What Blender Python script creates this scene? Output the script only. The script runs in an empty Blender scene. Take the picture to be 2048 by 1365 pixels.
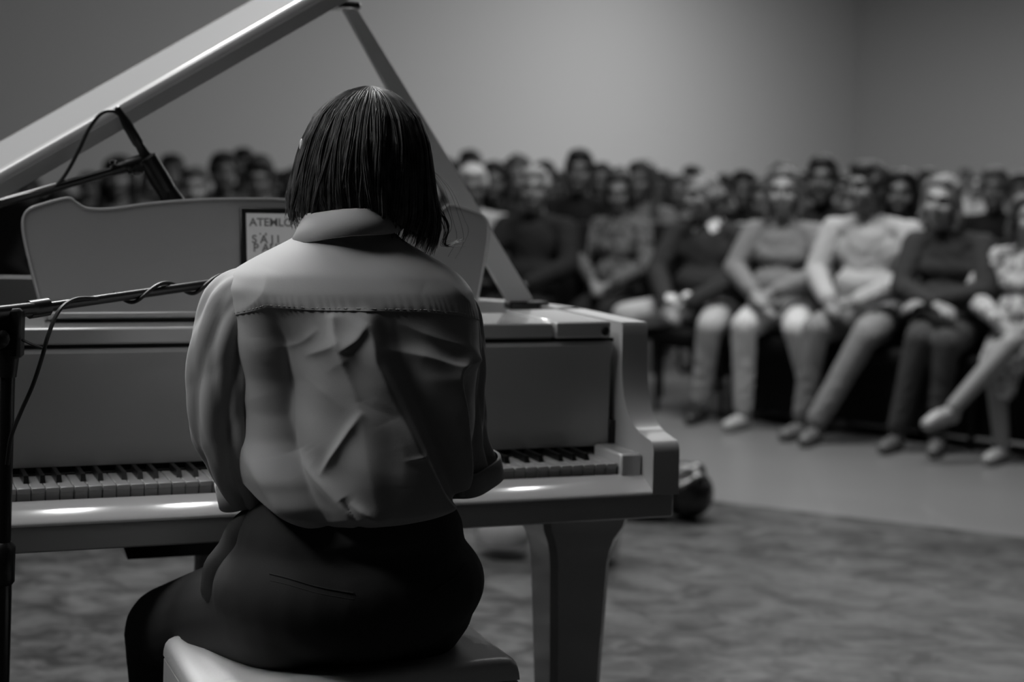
import bpy, math, random
import numpy as np
from mathutils import Vector, Matrix
random.seed(7); RNG = np.random.default_rng(7)
sc = bpy.context.scene
COL = sc.collection
# ------------------------------------------------------------------ camera
F_PX, ROLL, CAM_H = 3400.0, 0.026, 1.28           # focal length in pixels, roll, lens height
PPX, PPY = 1024.0, 340.0                          # principal point (the photo is cropped: lens shift)
cam = bpy.data.cameras.new('camera'); cam_o = bpy.data.objects.new('camera', cam); COL.objects.link(cam_o)
cam.sensor_width = 36.0; cam.sensor_fit = 'HORIZONTAL'
cam.lens = F_PX * 36.0 / 2048.0
cam.shift_y = -(682.5 - PPY) / 2048.0
cam_o.location = (0, 0, CAM_H)
cam_o.rotation_euler = (Matrix.Rotation(math.pi / 2, 3, 'X') @ Matrix.Rotation(ROLL, 3, 'Z')).to_euler()
cam.clip_end = 200
cam.dof.use_dof = True; cam.dof.focus_distance = 2.62; cam.dof.aperture_fstop = 2.8
sc.camera = cam_o
# ------------------------------------------------------------------ world, exposure, ceiling lights, added spots
sc.view_settings.view_transform = 'Standard'; sc.view_settings.look = 'None'
sc.view_settings.gamma = 1.0; sc.view_settings.use_curve_mapping = False
sc.view_settings.exposure = 0.0
w = bpy.data.worlds.new('world'); sc.world = w; w.use_nodes = True
w.node_tree.nodes['Background'].inputs[0].default_value = (1, 1, 1, 1)
w.node_tree.nodes['Background'].inputs[1].default_value = 0.004

def area(name, loc, target, size, power, sizey=None, spread=180):
    l = bpy.data.lights.new(name, 'AREA'); l.energy = power; l.size = size
    if sizey: l.shape = 'RECTANGLE'; l.size_y = sizey
    l.spread = math.radians(spread)
    o = bpy.data.objects.new(name, l); COL.objects.link(o); o.location = loc
    o.rotation_euler = (Vector(target) - Vector(loc)).to_track_quat('-Z', 'Y').to_euler()
    return o
def spot(name, loc, target, power, angle, blend=.5, radius=.05):
    l = bpy.data.lights.new(name, 'SPOT'); l.energy = power; l.spot_size = math.radians(angle)
    l.spot_blend = blend; l.shadow_soft_size = radius
    o = bpy.data.objects.new(name, l); COL.objects.link(o); o.location = loc
    o.rotation_euler = (Vector(target) - Vector(loc)).to_track_quat('-Z', 'Y').to_euler()
    return o
LIGHTS = [
    area('ceiling_panel_stage', (-2.15, 2.75, 4.5), (-.55, 2.85, .7), 1.6, 12.5, 1.6, 85),
    area('added_fill_pianist', (-2.5, 1.75, 3.4), (-.25, 2.62, .98), .8, .78, .8, 20),  # added soft beam that models the shirt folds, not a known lamp
    area('ceiling_panel_piano', (-1.7, 5.7, 4.7), (-.5, 3.9, 1.2), 1.6, 85, 1.0, 80),
    area('ceiling_panel_audience', (.8, 7.4, 4.7), (1.0, 7.9, 0), 3.0, 118, 1.2, 115),
    area('ceiling_panel_hall', (1.9, 11.4, 4.7), (1.9, 11.4, 0), 4.0, 72, 3.0),
    area('ceiling_panel_corner', (5.2, 17.4, 4.7), (5.2, 17.4, 0), 5.0, 400, 4.0),
]
for x, y in [(-.834, 4.576), (-.376, 4.757), (1.045, 5.316)]:
    spot('overhead_spot', (x, y, 4.7), (x, y, 0), 26, 70, .6, .055)
spot('overhead_spot', (.72, 4.33, 4.7), (.72, 4.33, 0), 420, 5.5, .6, .05)  # added narrow spot, imitates a far lamp's reflection on the floor

# ------------------------------------------------------------------ helpers
def camray(x, y):
    c, s = math.cos(ROLL), math.sin(ROLL)
    u = (x - PPX) * c + (y - PPY) * s; v = -(x - PPX) * s + (y - PPY) * c
    return u / F_PX, v / F_PX
def at(x, y, d):
    u, v = camray(x, y); return Vector((u * d, d, CAM_H - v * d))
def floor_at(x, y):
    u, v = camray(x, y); d = CAM_H / v; return Vector((u * d, d, 0))

MATS = {}
def mat(name, gray, rough=.5, coat=0., bump=None, scale=40., strength=.2, vary=0., vscale=5., metal=0., dist=.01, aniso=None, sheen=0., spec=.5):
    if name in MATS: return MATS[name]
    m = bpy.data.materials.new(name); m.use_nodes = True; nt = m.node_tree
    b = nt.nodes['Principled BSDF']
    b.inputs['Base Color'].default_value = (gray, gray, gray, 1)
    b.inputs['Roughness'].default_value = rough; b.inputs['Metallic'].default_value = metal
    b.inputs['Coat Weight'].default_value = coat; b.inputs['Coat Roughness'].default_value = .06
    b.inputs['Specular IOR Level'].default_value = spec
    if sheen: b.inputs['Sheen Weight'].default_value = sheen
    tc = nt.nodes.new('ShaderNodeTexCoord')
    if vary:
        n = nt.nodes.new('ShaderNodeTexNoise'); n.inputs['Scale'].default_value = vscale; n.inputs['Detail'].default_value = 6
        nt.links.new(tc.outputs['Object'], n.inputs['Vector'])
        r = nt.nodes.new('ShaderNodeValToRGB')
        r.color_ramp.elements[0].position = .3; r.color_ramp.elements[1].position = .7
        lo, hi = gray * (1 - vary), gray * (1 + vary)
        r.color_ramp.elements[0].color = (lo, lo, lo, 1); r.color_ramp.elements[1].color = (hi, hi, hi, 1)
        nt.links.new(n.outputs['Fac'], r.inputs['Fac']); nt.links.new(r.outputs['Color'], b.inputs['Base Color'])
    if bump:
        if bump == 'noise':
            n = nt.nodes.new('ShaderNodeTexNoise'); n.inputs['Detail'].default_value = 4; out = n.outputs['Fac']
        elif bump == 'weave':
            n = nt.nodes.new('ShaderNodeTexWave'); n.inputs['Distortion'].default_value = 1.0; out = n.outputs['Fac']
        n.inputs['Scale'].default_value = scale
        nt.links.new(tc.outputs['Object'], n.inputs['Vector'])
        bp = nt.nodes.new('ShaderNodeBump'); bp.inputs['Strength'].default_value = strength; bp.inputs['Distance'].default_value = dist
        nt.links.new(out, bp.inputs['Height']); nt.links.new(bp.outputs['Normal'], b.inputs['Normal'])
    MATS[name] = m; return m
def glass(name):
    """thin clear glass: passes light straight through, mirrors at grazing angles"""
    m = bpy.data.materials.new(name); m.use_nodes = True; nt = m.node_tree; nt.nodes.remove(nt.nodes['Principled BSDF'])
    t = nt.nodes.new('ShaderNodeBsdfTransparent'); g = nt.nodes.new('ShaderNodeBsdfGlossy'); f = nt.nodes.new('ShaderNodeLayerWeight'); mx = nt.nodes.new('ShaderNodeMixShader')
    t.inputs[0].default_value = (.97, .97, .97, 1); g.inputs['Roughness'].default_value = .05; f.inputs['Blend'].default_value = .18
    nt.links.new(f.outputs['Facing'], mx.inputs[0]); nt.links.new(t.outputs[0], mx.inputs[1]); nt.links.new(g.outputs[0], mx.inputs[2])
    nt.links.new(mx.outputs[0], nt.nodes['Material Output'].inputs['Surface']); return m

class MB:
    def __init__(s): s.v = []; s.f = []; s.n = 0
    def add(s, v, f):
        v = np.asarray(v, float).reshape(-1, 3); s.v.append(v); k = s.n
        s.f += [tuple(i + k for i in q) for q in f]; s.n += len(v); return s
    def box(s, x0, x1, y0, y1, z0, z1, c=0.0):
        """box with chamfered edges"""
        if c <= 0:
            v = [(x, y, z) for x in (x0, x1) for y in (y0, y1) for z in (z0, z1)]
            f = [(0, 1, 3, 2), (4, 6, 7, 5), (0, 4, 5, 1), (2, 3, 7, 6), (0, 2, 6, 4), (1, 5, 7, 3)]
            return s.add(v, f)
        X, Y, Z = (x0, x1), (y0, y1), (z0, z1); V = []; ix = {}
        for a in (0, 1):
            for b in (0, 1):
                for d in (0, 1):
                    px, py, pz = X[a], Y[b], Z[d]
                    sx, sy, sz = (1 - 2 * a) * c, (1 - 2 * b) * c, (1 - 2 * d) * c
                    ix[a, b, d, 0] = len(V); V.append((px, py + sy, pz + sz))
                    ix[a, b, d, 1] = len(V); V.append((px + sx, py, pz + sz))
                    ix[a, b, d, 2] = len(V); V.append((px + sx, py + sy, pz))
        Fs = []
        for a in (0, 1):
            q = [ix[a, 0, 0, 0], ix[a, 0, 1, 0], ix[a, 1, 1, 0], ix[a, 1, 0, 0]]; Fs.append(q if a == 0 else q[::-1])
            q = [ix[0, a, 0, 1], ix[1, a, 0, 1], ix[1, a, 1, 1], ix[0, a, 1, 1]]; Fs.append(q if a == 0 else q[::-1])
            q = [ix[0, 0, a, 2], ix[0, 1, a, 2], ix[1, 1, a, 2], ix[1, 0, a, 2]]; Fs.append(q if a == 0 else q[::-1])
        for b in (0, 1):
            for d in (0, 1):
                Fs.append([ix[0, b, d, 1], ix[1, b, d, 1], ix[1, b, d, 2], ix[0, b, d, 2]])
                Fs.append([ix[b, 0, d, 0], ix[b, 1, d, 0], ix[b, 1, d, 2], ix[b, 0, d, 2]])
                Fs.append([ix[b, d, 0, 0], ix[b, d, 1, 0], ix[b, d, 1, 1], ix[b, d, 0, 1]])
        for a in (0, 1):
            for b in (0, 1):
                for d in (0, 1): Fs.append([ix[a, b, d, k] for k in range(3)])
        return s.add(V, Fs)
    def prism(s, poly, axis, a0, a1):
        """extrude a 2D polygon along axis (0,1,2)"""
        n = len(poly); V = []
        for a in (a0, a1):
            for p in poly:
                q = list(p); q.insert(axis, a); V.append(q)
        f = [tuple(range(n))[::-1], tuple(range(n, 2 * n))] + [(i, (i + 1) % n, n + (i + 1) % n, n + i) for i in range(n)]
        return s.add(V, f)
    def tube(s, pts, rad, seg=10, cap=True):
        P = np.asarray(pts, float); n = len(P); R = np.full(n, rad) if np.isscalar(rad) else np.asarray(rad, float)
        T = np.gradient(P, axis=0); T /= np.linalg.norm(T, axis=1)[:, None] + 1e-12
        ref = np.array([0, 0, 1.]) if abs(T[0, 2]) < .9 else np.array([1., 0, 0])
        U = np.cross(T[0], ref); U /= np.linalg.norm(U); V = []
        for i in range(n):
            U = U - T[i] * (U @ T[i]); U /= np.linalg.norm(U) + 1e-12; W = np.cross(T[i], U)
            for j in range(seg):
                a = 2 * math.pi * j / seg; V.append(P[i] + R[i] * (math.cos(a) * U + math.sin(a) * W))
        f = [(i * seg + j, i * seg + (j + 1) % seg, (i + 1) * seg + (j + 1) % seg, (i + 1) * seg + j) for i in range(n - 1) for j in range(seg)]
        if cap: f += [tuple(range(seg))[::-1], tuple(range((n - 1) * seg, n * seg))]
        return s.add(V, f)
    def lathe(s, prof, center=(0, 0, 0), seg=24):
        V = []; n = len(prof)
        for r, z in prof:
            for j in range(seg):
                a = 2 * math.pi * j / seg; V.append((center[0] + r * math.cos(a), center[1] + r * math.sin(a), center[2] + z))
        f = [(i * seg + j, i * seg + (j + 1) % seg, (i + 1) * seg + (j + 1) % seg, (i + 1) * seg + j) for i in range(n - 1) for j in range(seg)]
        f += [tuple(range(seg))[::-1], tuple(range((n - 1) * seg, n * seg))]
        return s.add(V, f)
    def ell(s, c, r, rot=None, nu=16, nv=10):
        V = [(0, 0, 1.)]
        for i in range(1, nv):
            t = math.pi * i / nv
            for j in range(nu):
                a = 2 * math.pi * j / nu; V.append((math.sin(t) * math.cos(a), math.sin(t) * math.sin(a), math.cos(t)))
        V.append((0, 0, -1.)); V = np.array(V) * (np.array(r) if not np.isscalar(r) else r)
        if rot is not None: V = V @ np.array(rot).T
        V = V + np.array(c); L = len(V) - 1
        f = [(0, 1 + j, 1 + (j + 1) % nu) for j in range(nu)]
        for i in range(nv - 2):
            for j in range(nu):
                a = 1 + i * nu; f.append((a + j, a + nu + j, a + nu + (j + 1) % nu, a + (j + 1) % nu))
        a = 1 + (nv - 2) * nu; f += [(a + j, L, a + (j + 1) % nu) for j in range(nu)]
        return s.add(V, f)
    def cap(s, p, q, r1, r2, seg=12):
        """tapered capsule: tube plus round ends"""
        s.tube([p, q], [r1, r2], seg); s.ell(p, r1, None, seg, 8); s.ell(q, r2, None, seg, 8); return s
    def chain(s, pts, rads, seg=12):
        for i in range(len(pts) - 1): s.cap(pts[i], pts[i + 1], rads[i], rads[i + 1], seg)
        return s
    def grid(s, G, closed_u=False):
        """G[i][j] = points; i rows, j columns"""
        G = np.asarray(G, float); n, m = G.shape[:2]; f = []
        for i in range(n - 1):
            for j in range(m if closed_u else m - 1):
                f.append((i * m + j, i * m + (j + 1) % m, (i + 1) * m + (j + 1) % m, (i + 1) * m + j))
        return s.add(G.reshape(-1, 3), f)
    def mesh(s, name, smooth=True, angle=40):
        me = bpy.data.meshes.new(name)
        me.from_pydata(np.concatenate(s.v).tolist(), [], s.f); me.update()
        import bmesh
        bm = bmesh.new(); bm.from_mesh(me); bmesh.ops.recalc_face_normals(bm, faces=bm.faces)
        if smooth:
            lim = math.radians(angle)
            for fc in bm.faces: fc.smooth = True
            for e in bm.edges:
                if len(e.link_faces) == 2 and e.calc_face_angle(0) > lim: e.smooth = False
        bm.to_mesh(me); bm.free(); return me
    def build(s, name, m, parent=None, smooth=True, angle=40):
        return link(name, s.mesh(name, smooth, angle), m, parent)

def link(name, me, m=None, parent=None):
    o = bpy.data.objects.new(name, me); COL.objects.link(o)
    if m is not None and len(me.materials) == 0: me.materials.append(m)
    if parent: o.parent = parent
    return o
def empty(name, loc=(0, 0, 0), rz=0.):
    o = bpy.data.objects.new(name, None); COL.objects.link(o); o.location = loc; o.rotation_euler = (0, 0, rz)
    o.empty_display_size = .1; return o
def tag(o, label, cat, group=None):
    o['label'] = label; o['category'] = cat
    if group: o['group'] = group
    return o
def struct(o): o['kind'] = 'structure'; return o

def remesh(mb, voxel, smooth=6, name='body'):
    """union of overlapping closed shapes -> one continuous skin"""
    me = mb.mesh(name + '_src', False)
    o = bpy.data.objects.new(name + '_src', me); COL.objects.link(o)
    md = o.modifiers.new('r', 'REMESH'); md.mode = 'VOXEL'; md.voxel_size = voxel; md.use_smooth_shade = True
    if smooth:
        ms = o.modifiers.new('s', 'SMOOTH'); ms.factor = .5; ms.iterations = smooth
    dg = bpy.context.evaluated_depsgraph_get(); dg.update()
    out = bpy.data.meshes.new_from_object(o.evaluated_get(dg)); out.name = name
    bpy.data.objects.remove(o); bpy.data.meshes.remove(me)
    out.polygons.foreach_set('use_smooth', [True] * len(out.polygons))
    return out
def catmull(pts, n=8):
    P = [np.asarray(p, float) for p in pts]; P = [2 * P[0] - P[1]] + P + [2 * P[-1] - P[-2]]; out = []
    for i in range(1, len(P) - 2):
        for k in range(n):
            t = k / n; a, b, c, d = P[i - 1:i + 3]
            out.append(.5 * (2 * b + (c - a) * t + (2 * a - 5 * b + 4 * c - d) * t * t + (3 * b - a - 3 * c + d) * t ** 3))
    out.append(P[-2]); return np.array(out)
# ------------------------------------------------------------------ materials
M_LACQ = mat('white_lacquer', .55, .25, .9)
M_LACQ2 = mat('white_lacquer_satin', .46, .32, .25)
M_KEYW = mat('ivory_key', .50, .25, .2)
M_KEYB = mat('ebony_key', .008, .3)
M_BLACK = mat('black_plastic', .008, .4, bump='noise', scale=300, strength=.05)
M_BLKMET = mat('black_enamel', .010, .3)
M_CABLE = mat('black_rubber', .008, .5)
M_CHROME = mat('chrome', .7, .15, metal=1.)
M_DARKIN = mat('dark_soundboard', .03, .5, vary=.3)
M_PLATE = mat('iron_plate', .10, .35, metal=.6)
M_STEEL = mat('steel_wire', .4, .3, metal=1.)
# ------------------------------------------------------------------ room
RD = Vector((.80, -.59, 0)).normalized()          # along the seat rows
RN = Vector((.59, .80, 0)).normalized()           # away from the stage
def wallmesh(name, a, b, h, th, m, inward):
    d = (b - a).normalized(); nrm = Vector((-d.y, d.x, 0)) * th
    if nrm.dot(inward) > 0: nrm = -nrm
    mb = MB(); V = []
    for z in (0, h):
        for p in (a, b, b + nrm, a + nrm): V.append((p.x, p.y, z))
    mb.add(V, [(0, 1, 2, 3), (4, 7, 6, 5), (0, 4, 5, 1), (1, 5, 6, 2), (2, 6, 7, 3), (3, 7, 4, 0)])
    return struct(mb.build(name, m, None, False))
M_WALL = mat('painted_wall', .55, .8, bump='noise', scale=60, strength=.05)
M_WALL_SHADED = mat('painted_wall_shaded', .42, .8, bump='noise', scale=60, strength=.05)  # same paint made darker: the back wall's dimmer light is in the colour
CORNER = Vector((0.2005 * 26, 26, 0))
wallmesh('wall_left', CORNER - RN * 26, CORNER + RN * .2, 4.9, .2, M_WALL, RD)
wallmesh('wall_back', CORNER, CORNER + RD * 9, 4.9, .2, M_WALL_SHADED, -RN)
mb = MB()
A = CORNER - RN * 30 - RD * .2; B = CORNER + RN * .2 - RD * .2; C2 = CORNER + RN * .2 + RD * 14; D2 = CORNER - RN * 30 + RD * 14
mb.add([(p.x, p.y, 4.9) for p in (A, B, C2, D2)] + [(p.x, p.y, 5.1) for p in (A, B, C2, D2)],
       [(0, 1, 2, 3), (7, 6, 5, 4), (0, 4, 5, 1), (1, 5, 6, 2), (2, 6, 7, 3), (3, 7, 4, 0)])
struct(mb.build('ceiling', mat('ceiling_paint', .5, .9), None, False))
# floor: hall boards behind, mottled linoleum in front
mb = MB(); mb.box(-14, 22, -3, 32, -.25, -.012)
struct(mb.build('floor_hall', mat('hall_floor', .15, .38, vary=.10, vscale=.8, coat=.15), None, False))
def mottled():
    m = bpy.data.materials.new('mottled_linoleum'); m.use_nodes = True; nt = m.node_tree; b = nt.nodes['Principled BSDF']
    tc = nt.nodes.new('ShaderNodeTexCoord'); mp = nt.nodes.new('ShaderNodeMapping')
    mp.inputs['Rotation'].default_value = (0, 0, .4); mp.inputs['Scale'].default_value = (1, 1.35, 1)
    nt.links.new(tc.outputs['Object'], mp.inputs['Vector'])
    n1 = nt.nodes.new('ShaderNodeTexNoise'); n1.inputs['Scale'].default_value = 6.5; n1.inputs['Detail'].default_value = 9; n1.inputs['Roughness'].default_value = .66; n1.inputs['Distortion'].default_value = .9
    n2 = nt.nodes.new('ShaderNodeTexNoise'); n2.inputs['Scale'].default_value = 1.6; n2.inputs['Detail'].default_value = 2
    for n in (n1, n2): nt.links.new(mp.outputs['Vector'], n.inputs['Vector'])
    mx = nt.nodes.new('ShaderNodeMix'); mx.data_type = 'FLOAT'; mx.inputs[0].default_value = .25
    nt.links.new(n1.outputs['Fac'], mx.inputs[2]); nt.links.new(n2.outputs['Fac'], mx.inputs[3])
    r = nt.nodes.new('ShaderNodeValToRGB'); e = r.color_ramp.elements
    e[0].position = .40; e[0].color = (.016, .016, .016, 1); e[1].position = .60; e[1].color = (.080, .080, .080, 1)
    nt.links.new(mx.outputs[0], r.inputs['Fac']); nt.links.new(r.outputs['Color'], b.inputs['Base Color'])
    b.inputs['Roughness'].default_value = .5; b.inputs['Specular IOR Level'].default_value = .12
    return m
e1, e2 = floor_at(1430, 1003), floor_at(2040, 1074); ed = (e2 - e1).normalized(); en = Vector((-ed.y, ed.x, 0))
if en.y > 0: en = -en
q = [e1 - ed * 9, e1 + ed * 9, e1 + ed * 9 + en * 13, e1 - ed * 9 + en * 13]
mb = MB(); mb.add([(p.x, p.y, -.012) for p in q] + [(p.x, p.y, 0) for p in q], [(0, 3, 2, 1), (4, 5, 6, 7), (0, 1, 5, 4), (1, 2, 6, 5), (2, 3, 7, 6), (3, 0, 4, 7)])
struct(mb.build('floor_stage', mottled(), None, False))
HALL_Z = -.012
# ------------------------------------------------------------------ grand piano
TH = math.radians(21.5)
PIANO0 = Vector((0, 3.099, 0))
def pw(x, y, z):      # piano-local -> world
    return Vector((x * math.cos(TH) - y * math.sin(TH), PIANO0.y + x * math.sin(TH) + y * math.cos(TH), z))
piano = tag(empty('grand_piano', PIANO0, TH), 'white lacquered baby grand piano with raised lid at which the pianist sits', 'piano')
XR, XL = .357, -1.17
b = MB(); b.box(XL + .006, XR - .006, .008, .42, .627, .672, .003); b.build('keybed', M_LACQ, piano)
b = MB(); b.prism([(0, .672), (0, .6755), (.001, .6775), (.003, .6795), (.0060, .6815), (.028, .6935), (.050, .7045), (.052, .7047), (.052, .672)], 0, XL + .055, XR - .055); b.build('key_slip', mat('slip_lacquer', .55, .12, .9), piano, True, 35)
KR = .254; KW = .02353
b = MB(); b.box(KR + .002, XR - .056, .046, .172, .672, .744, .004); b.build('key_block', M_LACQ, piano)
b = MB(); b.box(XL + .056, KR - 52 * KW - .002, .046, .172, .672, .744, .004); b.build('key_block', M_LACQ, piano)
wk = MB(); wk.box(-KW + .0006, -.0006, .058, .178, .690, .725, .0015); wk.box(-KW + .0006, -.0006, .055, .08, .716, .7255, .0012); wkm = wk.mesh('white_key')
bk = MB(); bk.add([(-.0048, .100, .725), (.0048, .100, .725), (.0048, .178, .725), (-.0048, .178, .725), (-.0038, .106, .7375), (.0038, .106, .7375), (.0038, .178, .7375), (-.0038, .178, .7375)],
                  [(3, 2, 1, 0), (4, 5, 6, 7), (0, 1, 5, 4), (1, 2, 6, 5), (2, 3, 7, 6), (3, 0, 4, 7)]); bkm = bk.mesh('black_key', False)
NOTES = 'CDEFGAB'
for i in range(52):                                # i = 0 is the highest C
    o = link('white_key', wkm, M_KEYW, piano); o.location.x = KR - i * KW
    note = NOTES[(0 - i) % 7]
    if i > 0 and note not in 'EB':                 # a black key above (to the right of) this white one
        o = link('black_key', bkm, M_KEYB, piano); o.location.x = KR - i * KW + {'C': -.0028, 'D': .0028, 'F': -.0036, 'G': 0, 'A': .0036}[note]
b = MB(); b.box(KR - 52 * KW, KR, .17, .178, .70, .728); b.build('key_felt', mat('key_felt', .02, .9), piano)
# fall board: upright polished panel above the keys
b = MB(); b.prism([(.180, .738), (.176, .750), (.176, .90), (.170, .925), (.166, .938), (.170, .946), (.20, .946), (.20, .738)], 0, XL + .068, XR - .068); fb = b.build('fallboard', M_LACQ2, piano)
b = MB(); b.box(XL + .058, XR - .058, .195, .205, .70, .95); b.build('action_rail', mat('matte_black', .01, .9), piano)
b = MB(); b.box(XR - .0675, XR - .0555, .17, .20, .742, .79, .001); b.build('fallboard_hinge', M_BLACK, piano)
# shelf carrying the music desk
b = MB(); b.box(.165, XR - .072, .165, .44, .953, .986, .004); b.build('desk_shelf_end', M_LACQ, piano)
b = MB(); b.box(XL + .072, .163, .168, .40, .953, .983, .004); b.build('desk_shelf', M_LACQ, piano)
b = MB(); b.box(XL + .06, XR - .06, .18, .42, .944, .952); b.build('shelf_gap_shade', mat('matte_black', .01, .9), piano)  # black strip stands for the shade in the groove under the shelf
b = MB(); b.lathe([(.002, 0), (.008, .001), (.009, .006), (.006, .009), (.001, .010)], seg=14); o = b.build('lid_latch', M_BLACK, piano); o.location = (XR - .087, .166, .967); o.rotation_euler = (math.pi / 2, 0, 0)
# cheeks with the S-curved arms
prof = [(.0, .672), (.0, .752)] + [(.018 - .018 * math.cos(a), .752 + .022 * math.sin(a)) for a in np.linspace(.1, math.pi / 2, 10)] + [tuple(p) for p in catmull([(.035, .776), (.075, .785), (.112, .806), (.136, .842), (.147, .89), (.150, .955)], 6)] + [(.150, .978), (.155, .985), (.50, .985), (.50, .672)]
for x0, x1 in ((XR - .055, XR), (XL, XL + .055)):
    b = MB(); b.prism(prof, 0, x0, x1); b.build('cheek', M_LACQ2, piano, True, 40)
# curved rim
outl = catmull([(XR, .46), (XR - .010, .55), (.30, .66), (.20, .77), (.04, .88), (-.14, .99), (-.30, 1.13), (-.44, 1.30), (-.58, 1.42), (-.76, 1.475), (-.94, 1.45), (-1.06, 1.37), (-1.12, 1.25), (XL, 1.10), (XL, .46)], 6)
def offset(P, d):
    P = np.asarray(P); T = np.gradient(P, axis=0); T /= np.linalg.norm(T, axis=1)[:, None]; N = np.stack([-T[:, 1], T[:, 0]], 1); return P + N * d
inn = offset(outl, .05); n = len(outl)
b = MB()
V = [(x, y, z) for z in (.62, .985) for (x, y) in outl] + [(x, y, z) for z in (.62, .985) for (x, y) in inn]
f = []
for i in range(n - 1): f += [(i, i + 1, n + i + 1, n + i), (2 * n + i, 3 * n + i, 3 * n + i + 1, 2 * n + i + 1), (n + i, n + i + 1, 3 * n + i + 1, 3 * n + i), (i, 2 * n + i, 2 * n + i + 1, i + 1)]
f += [(0, n, 3 * n, 2 * n), (n - 1, 3 * n - 1, 4 * n - 1, 2 * n - 1)]
b.add(V, f); b.build('rim', M_LACQ, piano)
b = MB(); b.prism([tuple(p) for p in offset(outl, .04)], 2, .80, .82); b.build('soundboard', M_DARKIN, piano)
b = MB(); b.box(XL + .06, XR - .06, .42, .50, .86, .905, .004); b.build('pin_block', M_PLATE, piano)
for x0, x1, y1 in ((-.85, -.80, 1.38), (-.50, -.66, 1.36), (-.15, -.32, 1.08)):
    b = MB(); b.tube([(x0, .48, .90), (x1, y1, .89)], .014, 6); b.build('plate_strut', M_PLATE, piano)
b = MB()
for i in range(70):
    x = XL + .12 + i * .0175; t = (x - XL) / (XR - XL); yy = 1.38 - max(0, (t - .28)) * 1.15
    if yy > .55: b.tube([(x, .5, .885), (x - .09, yy, .885)], .0011, 3)
so = b.build('strings', M_STEEL, piano); so['kind'] = 'stuff'
# lid, hinged on the straight side
BETA = math.radians(32.0); HX, HZ = -1.180, .999; LY0 = .42
def lidp(a, y, t): return (HX + a * math.cos(BETA) - t * math.sin(BETA), y, HZ + a * math.sin(BETA) + t * math.cos(BETA))
lid_out = [(0, LY0)] + [(x - XL + .045, y) for x, y in outl[::-1] if y > LY0 + .03]
lid_out = [(0, LY0), (0, 1.12)] + [(x - XL + .045, y + .012) for x, y in outl[::-1] if y > 1.13] + [(x - XL + .045, y + .012) for x, y in outl[::-1] if y > LY0 + .03 and y <= 1.13 and x > -.5] + [(XR - XL + .045, LY0)]
b = MB(); n = len(lid_out)
ch = .006; V = [lidp(a, y, 0) for a, y in lid_out] + [lidp(a, y, .026) for a, y in lid_out]
b.add(V, [tuple(range(n))[::-1], tuple(range(n, 2 * n))] + [(i, (i + 1) % n, n + (i + 1) % n, n + i) for i in range(n)])
b.build('lid', M_LACQ, piano, True, 30)
b = MB(); FA = math.radians(5.5); pf = []
for a in np.linspace(0, math.pi / 2, 7): pf.append((LY0 + .022 * (1 - math.sin(a)), .028 + .022 * (1 - math.cos(a))))
fl = [(LY0 + .004, .028)] + [(LY0 + .004 + .020 * (1 - math.cos(a)), .030 + .020 * math.sin(a)) for a in np.linspace(.1, math.pi / 2, 6)]
L_ = .33
fl += [(LY0 + L_ * math.cos(FA), .05 + L_ * math.sin(FA)), (LY0 + L_ * math.cos(FA), .03 + L_ * math.sin(FA))]
W_ = XR - XL + .04; V = [lidp(.004, y, t) for y, t in fl] + [lidp(W_, y, t) for y, t in fl]; n = len(fl)
b.add(V, [tuple(range(n))[::-1], tuple(range(n, 2 * n))] + [(i, (i + 1) % n, n + (i + 1) % n, n + i) for i in range(n)])
b.build('lid_flap', M_LACQ, piano, True, 35)
# prop stick
ft, tp = np.array([.258, .575, .985]), np.array([-.172, .52, 1.612]); dr = (tp - ft) / np.linalg.norm(tp - ft); sd = np.cross(dr, [0, 1, 0])
b = MB(); V = []
for p, wd in ((ft, .026), (ft + (tp - ft) * .5, .021), (tp, .012)):
    for sx, sy in ((-1, -1), (1, -1), (1, 1), (-1, 1)): V.append(p + sd * wd * sx + np.array([0, .009 * sy, 0]))
b.add(V, [(3, 2, 1, 0), (8, 9, 10, 11)] + [(k + i, k + (i + 1) % 4, k + 4 + (i + 1) % 4, k + 4 + i) for k in (0, 4) for i in range(4)])
prop = b.build('lid_prop', mat('prop_lacquer', .8, .35), piano, False)
b = MB(); b.box(-.215, -.15, .49, .55, 1.602, 1.618, .003); b.build('prop_cup', M_CHROME, prop)
b = MB(); b.box(.225, .315, .555, .60, .975, .992, .003); b.build('prop_base', M_BLKMET, prop)
# music desk
half = [(.415, .0), (.432, .06), (.452, .145), (.456, .185), (.447, .203), (.425, .213), (.378, .226), (.362, .218), (.345, .208), (.32, .206), (.285, .209), (.22, .219), (.12, .228), (0, .231)]
hp = catmull(half, 4)
full = [(x, z) for x, z in hp] + [(-x, z) for x, z in hp[::-1][1:]]
DX, DY, DZ, LEAN = -.372, .30, .984, math.radians(12)
b = MB(); b.prism(full, 1, -.008, .008); desk = b.build('music_desk', M_LACQ2, piano, True, 35); desk.location = (DX, DY, DZ); desk.rotation_euler = (-LEAN, 0, 0)
b = MB(); b.box(-.41, .41, -.045, -.008, -.001, .010, .003); o = b.build('music_ledge', M_LACQ2, desk)
b = MB(); b.tube(np.array([(x * .995, -.0075, z) for x, z in full]), .0028, 6); o = b.build('desk_edge_bead', M_LACQ, desk)
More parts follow.
